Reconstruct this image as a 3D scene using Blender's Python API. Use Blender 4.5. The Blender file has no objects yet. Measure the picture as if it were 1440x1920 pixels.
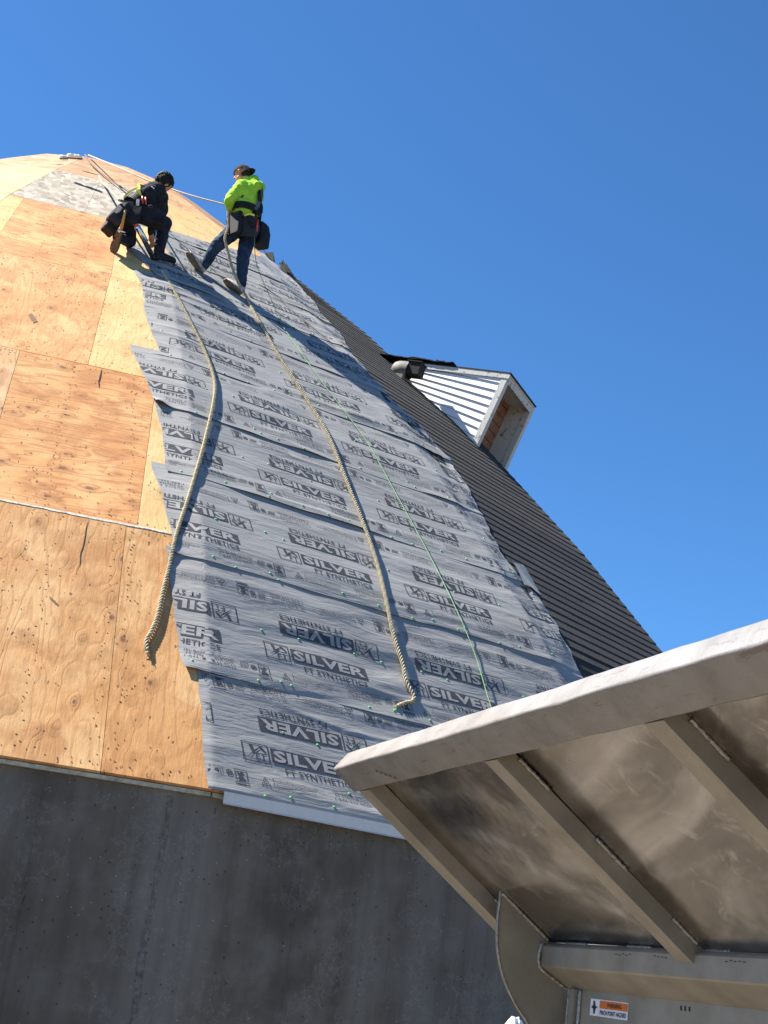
import bpy, bmesh, math, random
import numpy as np
from mathutils import Vector, Matrix
from mathutils.bvhtree import BVHTree
rad = math.radians
random.seed(7)
rng = np.random.default_rng(7)
SC = bpy.context.scene
COL = SC.collection

# ------------------------------------------------------------------ camera, sky, sun, exposure
FPX, PITCH, ROLL = 2623.68, 18.3239, 7.7469
p_, r_ = rad(PITCH), rad(ROLL)
CF = Vector((0, math.cos(p_), math.sin(p_)))
_U = Vector((0, -math.sin(p_), math.cos(p_)))
_R = Vector((1, 0, 0))
CR = _R * math.cos(r_) + _U * math.sin(r_)
CU = -_R * math.sin(r_) + _U * math.cos(r_)
cd = bpy.data.cameras.new('camera')
cam = bpy.data.objects.new('camera', cd)
COL.objects.link(cam)
cam.matrix_world = Matrix(((CR.x, CU.x, -CF.x, 0), (CR.y, CU.y, -CF.y, 0), (CR.z, CU.z, -CF.z, 0), (0, 0, 0, 1)))
cd.sensor_fit = 'VERTICAL'
cd.sensor_height = 24.0
cd.lens = FPX / 1920 * 24.0
cd.clip_end = 5000
cd.clip_start = 0.05
SC.camera = cam

SUN = Vector((-0.60, 0.08, 0.79)).normalized()
elev = math.asin(SUN.z)
azim = math.atan2(SUN.x, SUN.y)
w = bpy.data.worlds.new('World')
SC.world = w
w.use_nodes = True
nt = w.node_tree
bg = nt.nodes['Background']
sky = nt.nodes.new('ShaderNodeTexSky')
sky.sky_type = 'NISHITA'
sky.sun_disc = False
sky.sun_elevation = elev
sky.sun_rotation = azim
sky.altitude = 1200
sky.air_density = 1.0
sky.dust_density = 0.0
sky.ozone_density = 4.5
tint = nt.nodes.new('ShaderNodeMix'); tint.data_type = 'RGBA'; tint.blend_type = 'MULTIPLY'; tint.inputs[0].default_value = 1.0
nt.links.new(sky.outputs[0], tint.inputs[6]); tint.inputs[7].default_value = (0.46, 0.78, 1.0, 1)
nt.links.new(tint.outputs[2], bg.inputs[0])
bg.inputs[1].default_value = 0.060
sd = bpy.data.lights.new('sun', 'SUN')
sd.energy = 5.0
sd.angle = rad(0.5)
sd.color = (1.0, 0.95, 0.87)
so = bpy.data.objects.new('sun', sd)
COL.objects.link(so)
so.rotation_euler = SUN.to_track_quat('Z', 'Y').to_euler()
SC.view_settings.view_transform = 'Standard'
SC.view_settings.look = 'None'
SC.view_settings.exposure = 1.7
SC.view_settings.gamma = 1.0
SC.view_settings.use_curve_mapping = False


def PX(u, v, t):
    """a point at depth t (metres along the view axis) on the sight line of a reference pixel"""
    return (CF + CR * ((u - 720) / FPX) - CU * ((v - 960) / FPX)) * t


# ------------------------------------------------------------------ object helpers
def tag(o, label=None, cat=None, group=None, kind=None):
    if label: o['label'] = label
    if cat: o['category'] = cat
    if group: o['group'] = group
    if kind: o['kind'] = kind
    return o


def empty(name, loc, label, cat, group=None):
    o = bpy.data.objects.new(name, None)
    COL.objects.link(o)
    o.location = loc
    o.empty_display_size = 0.2
    tag(o, label, cat, group)
    return o


def link(name, me, parent=None, mat=None, mw=None):
    o = bpy.data.objects.new(name, me)
    COL.objects.link(o)
    if mat is not None and len(me.materials) == 0:
        me.materials.append(mat)
    if parent is not None:
        o.parent = parent
        off = Vector((0, 0, 0))
        q = parent
        while q is not None:
            off += q.location if q.type == 'EMPTY' else Vector((0, 0, 0))
            q = q.parent
        m = mw if mw is not None else Matrix.Identity(4)
        if parent.type == 'EMPTY':
            o.matrix_basis = Matrix.Translation(-off) @ m
        else:
            o.matrix_basis = m      # sub-part of a mesh part: given in that part's frame
    elif mw is not None:
        o.matrix_basis = mw
    return o


def mesh(name, V, Fc, smooth=False):
    me = bpy.data.meshes.new(name)
    me.from_pydata([tuple(map(float, v)) for v in V], [], [tuple(int(i) for i in f) for f in Fc])
    me.update()
    if smooth:
        me.polygons.foreach_set('use_smooth', [True] * len(me.polygons))
    return me


def part(name, V, Fc, mat, parent=None, smooth=False, mw=None):
    return link(name, mesh(name, V, Fc, smooth), parent, mat, mw)


class MB:
    def __init__(s): s.V = []; s.F = []; s.M = []
    def add(s, V, Fc, m=0):
        b = len(s.V)
        s.V += [tuple(v) for v in V]
        s.F += [tuple(i + b for i in f) for f in Fc]
        s.M += [m] * len(Fc)
    def prism(s, pts, a, b, m=0):
        """pts: ring of points (Vectors) for start offset a and end offset b (Vectors)"""
        n = len(pts)
        V = [Vector(p) + a for p in pts] + [Vector(p) + b for p in pts]
        Fc = [tuple(range(n))[::-1], tuple(range(n, 2 * n))] + [(i, (i + 1) % n, n + (i + 1) % n, n + i) for i in range(n)]
        s.add(V, Fc, m)
    def box(s, c, e, m=0, R=None):
        V = []
        for x in (-1, 1):
            for y in (-1, 1):
                for z in (-1, 1):
                    d = Vector((x * e[0], y * e[1], z * e[2]))
                    if R is not None: d = R @ d
                    V.append(Vector(c) + d)
        s.add(V, [(0, 1, 3, 2), (4, 6, 7, 5), (0, 4, 5, 1), (2, 3, 7, 6), (0, 2, 6, 4), (1, 5, 7, 3)], m)
    def tube(s, pts, r, k=8, m=0, cap=True):
        pts = [Vector(p) for p in pts]
        n = len(pts)
        rs = r if isinstance(r, (list, tuple)) else [r] * n
        T = []
        for i in range(n):
            d = pts[min(i + 1, n - 1)] - pts[max(i - 1, 0)]
            T.append(d.normalized() if d.length > 1e-9 else Vector((0, 0, 1)))
        N = T[0].orthogonal().normalized()
        V = []
        for i in range(n):
            N = (N - T[i] * N.dot(T[i]))
            N = N.normalized() if N.length > 1e-6 else T[i].orthogonal().normalized()
            B = T[i].cross(N)
            for j in range(k):
                a = 2 * math.pi * j / k
                V.append(pts[i] + (N * math.cos(a) + B * math.sin(a)) * rs[i])
        Fc = [(i * k + j, i * k + (j + 1) % k, (i + 1) * k + (j + 1) % k, (i + 1) * k + j) for i in range(n - 1) for j in range(k)]
        if cap:
            Fc += [tuple(range(k))[::-1], tuple(range((n - 1) * k, n * k))]
        s.add(V, Fc, m)
    def build(s, name, mats, parent=None, smooth=False, mw=None):
        me = mesh(name, s.V, s.F, smooth)
        if not isinstance(mats, (list, tuple)): mats = [mats]
        for m in mats: me.materials.append(m)
        if len(mats) > 1: me.polygons.foreach_set('material_index', s.M)
        return link(name, me, parent, None, mw)


def vnoise(x, y, seed=0):
    """smooth value noise on arrays, about -1..1"""
    xi = np.floor(x).astype(np.int64); yi = np.floor(y).astype(np.int64)
    fx = x - xi; fy = y - yi
    fx = fx * fx * fx * (fx * (fx * 6 - 15) + 10); fy = fy * fy * fy * (fy * (fy * 6 - 15) + 10)
    def h(a, b):
        n = (a * 374761393 + b * 668265263 + seed * 974634777) & 0xffffffff
        n = ((n ^ (n >> 13)) * 1274126177) & 0xffffffff
        n = n ^ (n >> 16)
        return (n & 0xffff) / 32767.5 - 1
    return (h(xi, yi) * (1 - fx) + h(xi + 1, yi) * fx) * (1 - fy) + (h(xi, yi + 1) * (1 - fx) + h(xi + 1, yi + 1) * fx) * fy


# ------------------------------------------------------------------ material helpers
class NT:
    def __init__(s, name):
        s.m = bpy.data.materials.new(name)
        s.m.use_nodes = True
        s.t = s.m.node_tree
        s.b = s.t.nodes['Principled BSDF']
    def n(s, typ, **kw):
        o = s.t.nodes.new(typ)
        for k, v in kw.items():
            if k.startswith('i_'):
                o.inputs[k[2:].replace('_', ' ')].default_value = v
            else: setattr(o, k, v)
        return o
    def l(s, a, b): s.t.links.new(a, b)
    def coords(s, scale=(1, 1, 1), rnd=0.0, src='Object', rot=(0, 0, 0)):
        tc = s.n('ShaderNodeTexCoord')
        out = tc.outputs[src]
        if rnd:
            oi = s.n('ShaderNodeObjectInfo')
            mu = s.n('ShaderNodeVectorMath', operation='SCALE')
            mu.inputs[0].default_value = (1, 0.7, 0.3)
            mm = s.n('ShaderNodeMath', operation='MULTIPLY'); mm.inputs[1].default_value = rnd
            s.l(oi.outputs['Random'], mm.inputs[0]); s.l(mm.outputs[0], mu.inputs['Scale'])
            ad = s.n('ShaderNodeVectorMath', operation='ADD')
            s.l(out, ad.inputs[0]); s.l(mu.outputs[0], ad.inputs[1]); out = ad.outputs[0]
        mp = s.n('ShaderNodeMapping')
        mp.inputs['Scale'].default_value = scale
        mp.inputs['Rotation'].default_value = rot
        s.l(out, mp.inputs[0])
        return mp.outputs[0]
    def noise(s, vec, scale, detail=4, rough=0.55, dist=0.0):
        o = s.n('ShaderNodeTexNoise')
        o.inputs['Scale'].default_value = scale; o.inputs['Detail'].default_value = detail
        o.inputs['Roughness'].default_value = rough; o.inputs['Distortion'].default_value = dist
        s.l(vec, o.inputs['Vector'])
        return o.outputs[0]
    def ramp(s, v, stops):
        o = s.n('ShaderNodeValToRGB')
        e = o.color_ramp.elements
        while len(e) < len(stops): e.new(0.5)
        for i, (p, c) in enumerate(stops):
            e[i].position = p
            e[i].color = (c, c, c, 1) if isinstance(c, (int, float)) else (*c, 1)
        s.l(v, o.inputs[0])
        return o.outputs[0]
    def mix(s, f, a, b, mode='MIX'):
        o = s.n('ShaderNodeMix', data_type='RGBA', blend_type=mode)
        for k, v in ((0, f), (6, a), (7, b)):
            if isinstance(v, (int, float)): o.inputs[k].default_value = v
            elif isinstance(v, tuple): o.inputs[k].default_value = (*v, 1)
            else: s.l(v, o.inputs[k])
        return o.outputs[2]
    def math(s, op, a, b=None, c=None):
        o = s.n('ShaderNodeMath', operation=op)
        for i, v in enumerate((a, b, c)):
            if v is None: continue
            if isinstance(v, (int, float)): o.inputs[i].default_value = v
            else: s.l(v, o.inputs[i])
        return o.outputs[0]
    def bump(s, h, strength=0.3, dist=0.01, prev=None):
        o = s.n('ShaderNodeBump')
        o.inputs['Strength'].default_value = strength; o.inputs['Distance'].default_value = dist
        s.l(h, o.inputs['Height'])
        if prev is not None: s.l(prev, o.inputs['Normal'])
        s.l(o.outputs[0], s.b.inputs['Normal'])
        return o.outputs[0]
    def set(s, col=None, rough=None, metal=None, spec=None):
        for k, v in (('Base Color', col), ('Roughness', rough), ('Metallic', metal), ('Specular IOR Level', spec)):
            if v is None: continue
            if isinstance(v, tuple): s.b.inputs[k].default_value = (*v, 1)
            elif isinstance(v, (int, float)): s.b.inputs[k].default_value = v
            else: s.l(v, s.b.inputs[k])
        return s.m


def simple(name, col, rough=0.8, metal=0.0, var=0.25, scale=30, bump=0.2, bd=0.004, spec=0.3):
    t = NT(name)
    c = t.coords()
    nz = t.noise(c, scale, 4)
    k = t.ramp(nz, [(0.3, tuple(x * (1 - var) for x in col)), (0.7, tuple(min(1, x * (1 + var)) for x in col))])
    t.set(k, rough, metal, spec)
    if bump: t.bump(nz, bump, bd)
    return t.m


def plywood(name, base, dark, light, grain_y=True, knots=0.5, streak=0.6, tone=1.0):
    t = NT(name)
    g = (1.0, 0.16, 1) if grain_y else (0.16, 1.0, 1)
    c = t.coords(rnd=37.0)
    cg = t.coords(g, rnd=37.0)
    # knots: sparse voronoi cells, elongated a little along the grain
    kv = t.coords((1.0, 0.62, 0.0) if grain_y else (0.62, 1.0, 0.0), rnd=37.0)
    wob = t.noise(kv, 9, 2)
    wv = t.n('ShaderNodeMix', data_type='VECTOR'); wv.inputs[0].default_value = 0.02
    t.l(kv, wv.inputs[4])
    nc = t.n('ShaderNodeTexNoise'); nc.inputs['Scale'].default_value = 7; t.l(kv, nc.inputs['Vector']); t.l(nc.outputs['Color'], wv.inputs[5])
    vo = t.n('ShaderNodeTexVoronoi', feature='F1'); vo.inputs['Scale'].default_value = 5.4
    t.l(wv.outputs[1], vo.inputs['Vector'])
    dist = vo.outputs['Distance']
    sep = t.n('ShaderNodeSeparateColor'); t.l(vo.outputs['Color'], sep.inputs[0])
    sel = t.math('GREATER_THAN', sep.outputs[0], 1 - knots * 1.15)
    siz = t.math('MULTIPLY_ADD', sep.outputs[1], 0.07, 0.085)
    kd = t.math('DIVIDE', dist, siz)
    core = t.math('MULTIPLY', t.ramp(kd, [(0.55, 1.0), (1.0, 0.0)]), sel)
    halo = t.math('MULTIPLY', t.ramp(t.math('DIVIDE', kd, 3.6), [(0.15, 1.0), (0.95, 0.0)]), sel)
    # grain: distorted bands that bow round the knots
    nz = t.noise(cg, 2.2, 3, 0.5)
    ph = t.math('ADD', t.math('MULTIPLY', nz, 24.0), t.math('MULTIPLY', halo, 1.9))
    band = t.math('SINE', t.math('MULTIPLY', ph, 4.6))
    line = t.ramp(t.math('MULTIPLY_ADD', band, 0.5, 0.5), [(0.0, 1.0), (0.22, 0.25), (0.6, 0.0), (1.0, 0.0)])
    fine = t.noise(cg, 55, 3, 0.7)
    blot = t.noise(c, 1.6, 5, 0.6)
    col = t.mix(t.ramp(blot, [(0.42, 0.0), (0.62, 1.0)]), base, light)
    col = t.mix(t.math('MULTIPLY', t.ramp(t.noise(c, 3.1, 4, 0.6, 0.6), [(0.46, 0.0), (0.66, 1.0)]), 0.6), col, dark)
    col = t.mix(t.math('MULTIPLY', line, streak * 0.62), col, dark)
    col = t.mix(t.math('MULTIPLY', t.ramp(fine, [(0.42, 0.0), (0.75, 1.0)]), 0.35), col, dark)
    col = t.mix(t.math('MULTIPLY', halo, 0.5), col, tuple(x * 0.75 for x in dark))
    col = t.mix(t.math('MULTIPLY', core, 0.85), col, (0.15, 0.07, 0.035))
    # staples, old nail holes and torn felt specks
    sp = t.n('ShaderNodeTexVoronoi', feature='F1'); sp.inputs['Scale'].default_value = 1.0
    cdm = t.n('ShaderNodeVectorMath', operation='ADD'); t.l(t.coords((26, 12, 0), rnd=5.0, rot=(0, 0, 0.45)), cdm.inputs[0])
    nn2 = t.n('ShaderNodeTexNoise'); nn2.inputs['Scale'].default_value = 30; t.l(c, nn2.inputs['Vector']); sc2 = t.n('ShaderNodeVectorMath', operation='SCALE'); sc2.inputs['Scale'].default_value = 0.7
    t.l(nn2.outputs['Color'], sc2.inputs[0]); t.l(sc2.outputs[0], cdm.inputs[1]); t.l(cdm.outputs[0], sp.inputs['Vector'])
    s2 = t.n('ShaderNodeSeparateColor'); t.l(sp.outputs['Color'], s2.inputs[0])
    clus = t.ramp(t.noise(c, 2.3, 2), [(0.38, 0.5), (0.62, 0.86)])
    spk = t.math('MULTIPLY', t.ramp(t.math('DIVIDE', sp.outputs['Distance'], t.math('MULTIPLY_ADD', s2.outputs[1], 0.9, 0.35)), [(0.13, 1.0), (0.22, 0.0)]), t.math('GREATER_THAN', s2.outputs[0], clus))
    col = t.mix(t.math('MULTIPLY', spk, 0.8), col, (0.07, 0.045, 0.03))
    oi = t.n('ShaderNodeObjectInfo')
    hs = t.n('ShaderNodeHueSaturation')
    t.l(t.math('MULTIPLY_ADD', oi.outputs['Random'], 0.12, 0.69 * tone), hs.inputs['Value'])
    hs.inputs['Saturation'].default_value = 1.0
    t.l(col, hs.inputs['Color'])
    t.set(hs.outputs[0], 0.78, 0.0, 0.25)
    hgt = t.math('SUBTRACT', t.math('MULTIPLY_ADD', line, -0.35, fine), t.math('MULTIPLY', spk, 0.8))
    t.bump(t.math('ADD', t.math('SUBTRACT', hgt, t.math('MULTIPLY', halo, -1.6)), t.math('MULTIPLY', t.noise(c, 9, 3), 1.0)), 0.42, 0.005)
    return t.m


M = {}
M['ply_orange'] = plywood('plywood_orange', (0.62, 0.32, 0.12), (0.42, 0.18, 0.058), (0.72, 0.44, 0.20), True, 0.62)
M['ply_swirl'] = plywood('plywood_swirled', (0.59, 0.285, 0.10), (0.37, 0.14, 0.045), (0.70, 0.40, 0.165), False, 0.9, 1.0)
M['ply_yellow'] = plywood('plywood_yellow', (0.70, 0.46, 0.19), (0.50, 0.28, 0.10), (0.76, 0.54, 0.26), True, 0.22, 0.35)
M['ply_pale'] = plywood('plywood_pale', (0.62, 0.36, 0.16), (0.42, 0.20, 0.085), (0.70, 0.48, 0.26), True, 0.42, 1.0)
M['ply_brown'] = plywood('plywood_brown', (0.50, 0.28, 0.14), (0.25, 0.12, 0.06), (0.60, 0.38, 0.2), False, 0.2, 0.8)
t = NT('weathered_strand_board')
c = t.coords(rnd=11.0)
v = t.n('ShaderNodeTexVoronoi', feature='F1'); v.inputs['Scale'].default_value = 15; t.l(t.coords((1, 0.45, 0), rnd=11.0, rot=(0, 0, 0.6)), v.inputs['Vector'])
s_ = t.n('ShaderNodeSeparateColor'); t.l(v.outputs['Color'], s_.inputs[0])
col = t.ramp(s_.outputs[0], [(0.0, (0.15, 0.12, 0.085)), (0.5, (0.27, 0.235, 0.18)), (1.0, (0.36, 0.325, 0.265))])
col = t.mix(t.ramp(t.noise(c, 24, 4, 0.7), [(0.5, 0.0), (0.7, 0.6)]), col, (0.11, 0.08, 0.055))
t.set(col, 0.85); t.bump(t.noise(c, 26, 4, 0.8), 0.6, 0.008); M['osb'] = t.m
M['deck'] = simple('deck_underlay_dark', (0.17, 0.10, 0.055), 0.9)
M['deck_speck'] = simple('old_staple_rust', (0.05, 0.032, 0.022), 0.8)
M['plank'] = simple('weathered_sill_wood', (0.42, 0.36, 0.25), 0.85, var=0.35, scale=22, bump=0.6)
M['lath'] = simple('pale_joint_strip', (0.50, 0.44, 0.36), 0.85, var=0.4, scale=40, bump=0.6)

# concrete
t = NT('form_cast_concrete')
c = t.coords((1, 1, 0.16))
c1 = t.coords((1, 1, 1))
b1 = t.math('ADD', t.math('MULTIPLY', t.noise(c, 1.5, 5, 0.62), 0.6), t.math('MULTIPLY', t.noise(t.coords((1, 1, 0.03)), 1.9, 3, 0.5), 0.42))
b2 = t.noise(c1, 2.4, 6, 0.65)
b3 = t.noise(t.coords((1, 1, 0.05)), 6.5, 4, 0.6)
col = t.ramp(b1, [(0.40, (0.060, 0.048, 0.035)), (0.5, (0.105, 0.088, 0.068)), (0.60, (0.150, 0.132, 0.108))])
col = t.mix(t.ramp(b2, [(0.42, 0.0), (0.68, 0.55)]), col, (0.18, 0.16, 0.135))
col = t.mix(t.ramp(b3, [(0.5, 0.0), (0.72, 0.5)]), col, (0.062, 0.054, 0.045))
col = t.mix(t.math('MULTIPLY', t.ramp(t.noise(c1, 0.9, 7, 0.75, 0.0), [(0.49, 0.0), (0.5, 1.0), (0.51, 0.0)]), 0.14), col, (0.36, 0.36, 0.35))
pv = t.n('ShaderNodeTexVoronoi'); pv.inputs['Scale'].default_value = 26; t.l(c1, pv.inputs['Vector'])
ps = t.n('ShaderNodeSeparateColor'); t.l(pv.outputs['Color'], ps.inputs[0])
pit = t.math('MULTIPLY', t.ramp(pv.outputs['Distance'], [(0.08, 1.0), (0.22, 0.0)]), t.math('GREATER_THAN', ps.outputs[0], t.ramp(t.noise(c1, 1.1, 2), [(0.35, 0.95), (0.7, 0.70)])))
col = t.mix(t.math('MULTIPLY', pit, 0.75), col, (0.03, 0.03, 0.032))
fl = t.n('ShaderNodeTexVoronoi'); fl.inputs['Scale'].default_value = 34; t.l(t.coords((1, 1, 1), rot=(0.3, 0.4, 0.2)), fl.inputs['Vector'])
fs = t.n('ShaderNodeSeparateColor'); t.l(fl.outputs['Color'], fs.inputs[0])
fle = t.math('MULTIPLY', t.ramp(fl.outputs['Distance'], [(0.06, 1.0), (0.16, 0.0)]), t.math('GREATER_THAN', fs.outputs[0], 0.9))
col = t.mix(t.math('MULTIPLY', fle, 0.6), col, (0.5, 0.5, 0.48))
t.set(col, 0.8, 0, 0.35)
t.bump(t.math('SUBTRACT', t.math('ADD', t.math('MULTIPLY', b2, 0.8), t.math('MULTIPLY', t.noise(c1, 60, 4, 0.7), 0.25)), pit), 0.7, 0.008)
M['concrete'] = t.m
t = NT('concrete_seam_ridge')
c1 = t.coords()
t.set(t.ramp(t.noise(c1, 22, 5, 0.75), [(0.35, (0.075, 0.062, 0.05)), (0.72, (0.22, 0.20, 0.17))]), 0.85)
t.bump(t.noise(c1, 50, 4, 0.7), 0.8, 0.01); M['seam'] = t.m

# membrane
t = NT('grey_synthetic_underlayment')
uv = t.n('ShaderNodeUVMap').outputs[0]
def um(s, rot=0.0):
    mp = t.n('ShaderNodeMapping'); mp.inputs['Scale'].default_value = s; mp.inputs['Rotation'].default_value = (0, 0, rot); t.l(uv, mp.inputs[0]); return mp.outputs[0]
cr = t.noise(um((1.5, 7, 1), 0.10), 2.4, 4, 0.5, 1.0)
cr2 = t.noise(um((2, 18, 1), -0.05), 3, 3, 0.55, 0.4)
dm = t.noise(um((1, 1, 1)), 95, 2, 0.5)
col = t.ramp(t.noise(um((1, 1.4, 1)), 1.5, 4), [(0.3, (0.218, 0.213, 0.203)), (0.7, (0.276, 0.270, 0.258))])
lin = t.ramp(t.noise(um((0.6, 46, 1), 0.02), 2.0, 2), [(0.66, 0.0), (0.70, 1.0)])
col = t.mix(t.math('MULTIPLY', lin, 0.14), col, (0.12, 0.13, 0.15))
t.set(col, 0.52, 0.0, 0.35)
t.bump(t.math('ADD', t.math('ADD', t.math('MULTIPLY', cr, 1.0), t.math('MULTIPLY', cr2, 0.2)), t.math('MULTIPLY', dm, 0.08)), 0.5, 0.014)
M['membrane'] = t.m
M['letter_grey'] = simple('print_knockout_grey', (0.262, 0.257, 0.247), 0.55, var=0.08)
M['ink'] = simple('dark_print_ink', (0.048, 0.048, 0.052), 0.55, var=0.35, scale=60, bump=0)
M['ink_faint'] = simple('faint_print_ink', (0.125, 0.125, 0.135), 0.6, var=0.4, scale=60, bump=0)
M['cap'] = simple('green_plastic_cap', (0.10, 0.40, 0.13), 0.4, var=0.1, bump=0, spec=0.5)
M['flap'] = simple('torn_backing_sheet', (0.45, 0.42, 0.36), 0.7, var=0.1)

t = NT('charcoal_asphalt_shingle')
c = t.coords(rnd=9.0)
col = t.ramp(t.noise(c, 170, 2, 0.7), [(0.25, (0.015, 0.0145, 0.014)), (0.6, (0.040, 0.038, 0.0365)), (0.8, (0.080, 0.076, 0.072))])
oi = t.n('ShaderNodeObjectInfo'); hs = t.n('ShaderNodeHueSaturation'); t.l(t.math('MULTIPLY_ADD', oi.outputs['Random'], 0.4, 0.85), hs.inputs['Value']); t.l(col, hs.inputs['Color'])
t.set(hs.outputs[0], 0.9, 0, 0.25); t.bump(t.noise(c, 200, 2, 0.6), 0.5, 0.004); M['shingle'] = t.m
M['shingle_dark'] = simple('old_black_shingle', (0.022, 0.021, 0.021), 0.9, var=0.3, scale=60)
M['shingle_black'] = simple('shingle_shadow_face', (0.012, 0.012, 0.013), 0.95, var=0.2)
M['drip'] = simple('pale_grey_drip_edge', (0.56, 0.53, 0.50), 0.45, var=0.05, bump=0, spec=0.5)

t = NT('white_clapboard_paint')
c = t.coords()
col = t.mix(t.ramp(t.noise(c, 7, 5, 0.7), [(0.55, 0.0), (0.8, 0.5)]), (0.66, 0.66, 0.66), (0.42, 0.41, 0.38))
t.set(col, 0.5, 0, 0.4); t.bump(t.noise(c, 40, 3), 0.15, 0.003); M['siding'] = t.m
t = NT('peeling_white_trim')
c = t.coords()
col = t.mix(t.ramp(t.noise(c, 16, 5, 0.75), [(0.57, 0.0), (0.63, 1.0)]), (0.46, 0.45, 0.42), (0.13, 0.105, 0.08))
t.set(col, 0.7); t.bump(t.noise(c, 30, 4), 0.4, 0.004); M['trim'] = t.m
M['brown_board'] = simple('brown_vent_board', (0.23, 0.115, 0.07), 0.75, var=0.3, scale=14)
M['hood'] = simple('pale_vent_hood_metal', (0.15, 0.14, 0.125), 0.7, 0.1, var=0.35, scale=9)


def rope_mat(name, a, b, k=60):
    t = NT(name)
    c = t.coords()
    nz = t.noise(c, k, 4, 0.7)
    t.set(t.ramp(nz, [(0.3, a), (0.7, b)]), 0.85, 0, 0.2); t.bump(nz, 0.6, 0.004); return t.m
M['rope'] = rope_mat('tan_twisted_rope', (0.36, 0.30, 0.19), (0.54, 0.47, 0.32))
M['rope_b'] = rope_mat('brown_rope_strand', (0.27, 0.22, 0.13), (0.43, 0.36, 0.23))
M['rope_light'] = rope_mat('pale_lifeline', (0.36, 0.28, 0.21), (0.52, 0.42, 0.32))
M['rope_dark'] = rope_mat('dark_lifeline', (0.10, 0.08, 0.06), (0.22, 0.16, 0.11))
M['green_line'] = rope_mat('green_cord', (0.10, 0.22, 0.09), (0.22, 0.36, 0.19))
M['green_pale'] = rope_mat('green_and_white_cord', (0.32, 0.46, 0.26), (0.55, 0.66, 0.45))

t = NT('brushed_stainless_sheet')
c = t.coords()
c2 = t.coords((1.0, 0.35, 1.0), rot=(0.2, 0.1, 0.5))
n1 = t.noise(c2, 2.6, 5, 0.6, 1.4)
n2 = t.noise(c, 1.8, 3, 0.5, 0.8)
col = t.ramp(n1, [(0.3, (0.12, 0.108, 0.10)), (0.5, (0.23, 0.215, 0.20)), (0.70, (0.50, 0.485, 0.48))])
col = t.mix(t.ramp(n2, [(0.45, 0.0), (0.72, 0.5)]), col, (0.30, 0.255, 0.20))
col = t.mix(t.ramp(t.noise(c, 5.0, 5, 0.7, 2.5), [(0.56, 0.0), (0.7, 0.5)]), col, (0.62, 0.60, 0.58))  # pale patches put bright reflections into the metal colour
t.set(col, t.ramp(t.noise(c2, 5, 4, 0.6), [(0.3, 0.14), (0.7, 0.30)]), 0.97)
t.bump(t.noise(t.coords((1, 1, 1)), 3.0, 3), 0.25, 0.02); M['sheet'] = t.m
t = NT('mill_finish_steel')
c = t.coords()
n1 = t.noise(c, 6, 5, 0.6)
col = t.ramp(n1, [(0.3, (0.27, 0.24, 0.19)), (0.7, (0.40, 0.36, 0.295))])
col = t.mix(t.ramp(t.noise(c, 30, 4, 0.8), [(0.68, 0.0), (0.74, 0.6)]), col, (0.16, 0.13, 0.11))
t.set(col, 0.5, 0.55); t.bump(t.noise(c, 70, 3), 0.2, 0.003); M['steel'] = t.m
t = NT('scuffed_rim_steel')
c = t.coords()
col = t.ramp(t.noise(c, 9, 5, 0.6), [(0.3, (0.20, 0.19, 0.18)), (0.7, (0.29, 0.28, 0.268))])
col = t.mix(t.ramp(t.noise(t.coords((5, 1, 12), rot=(0, 0, 0.3)), 4, 4, 0.7), [(0.62, 0.0), (0.67, 0.6)]), col, (0.15, 0.11, 0.095))
t.set(col, 0.42, 0.45); t.bump(t.noise(c, 40, 4, 0.7), 0.3, 0.006); M['rim'] = t.m
M['weld'] = simple('weld_metal', (0.36, 0.34, 0.31), 0.4, 0.8, var=0.4, scale=80, bump=0.8, bd=0.006)
M['white'] = simple('white_plastic_film', (0.75, 0.74, 0.78), 0.4, var=0.08, bump=0)
M['orange_band'] = simple('orange_warning_band', (0.62, 0.16, 0.03), 0.45, var=0.05, bump=0)
M['black'] = simple('black_print', (0.02, 0.02, 0.02), 0.5, var=0.1, bump=0)
M['ground'] = simple('packed_gravel_yard', (0.135, 0.115, 0.09), 0.95, var=0.35, scale=4, bump=0.6, bd=0.02)


def cloth(name, a, b, scale=14, sheen=0.0):
    t = NT(name)
    c = t.coords()
    nz = t.noise(c, scale, 5, 0.6, 0.4)
    t.set(t.ramp(nz, [(0.35, a), (0.7, b)]), 0.9, 0, 0.15)
    t.bump(t.noise(t.coords((1, 1, 0.6)), scale * 0.9, 3, 0.5, 0.8), 0.9, 0.03)
    return t.m
M['hivis'] = cloth('lime_hi_vis_fabric', (0.28, 0.55, 0.035), (0.37, 0.64, 0.065), 10)
M['jeans'] = cloth('dark_blue_denim', (0.006, 0.012, 0.030), (0.035, 0.065, 0.115), 9)
M['blackcloth'] = cloth('black_work_cloth', (0.010, 0.011, 0.014), (0.028, 0.030, 0.038), 10)
M['navycloth'] = cloth('charcoal_trouser_cloth', (0.012, 0.014, 0.024), (0.035, 0.038, 0.055), 10)
M['skin'] = simple('tanned_skin', (0.42, 0.22, 0.14), 0.55, var=0.12, scale=20, bump=0.1)
M['hair'] = simple('black_hair', (0.012, 0.011, 0.010), 0.7, var=0.4, scale=120, bump=0.9, bd=0.01)
M['leather'] = simple('black_pouch_leather', (0.010, 0.010, 0.011), 0.75, var=0.3, scale=20)
M['pouch_grey'] = simple('grey_nylon_pouch', (0.028, 0.027, 0.034), 0.85, var=0.3, scale=20)
M['sole'] = simple('tan_boot_sole', (0.13, 0.095, 0.065), 0.85, var=0.3, scale=30)
M['boot'] = simple('dusty_leather_boot', (0.36, 0.345, 0.33), 0.8, var=0.45, scale=25)
M['boot_black'] = simple('black_shoe', (0.015, 0.014, 0.014), 0.7, var=0.3, scale=25)
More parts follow.
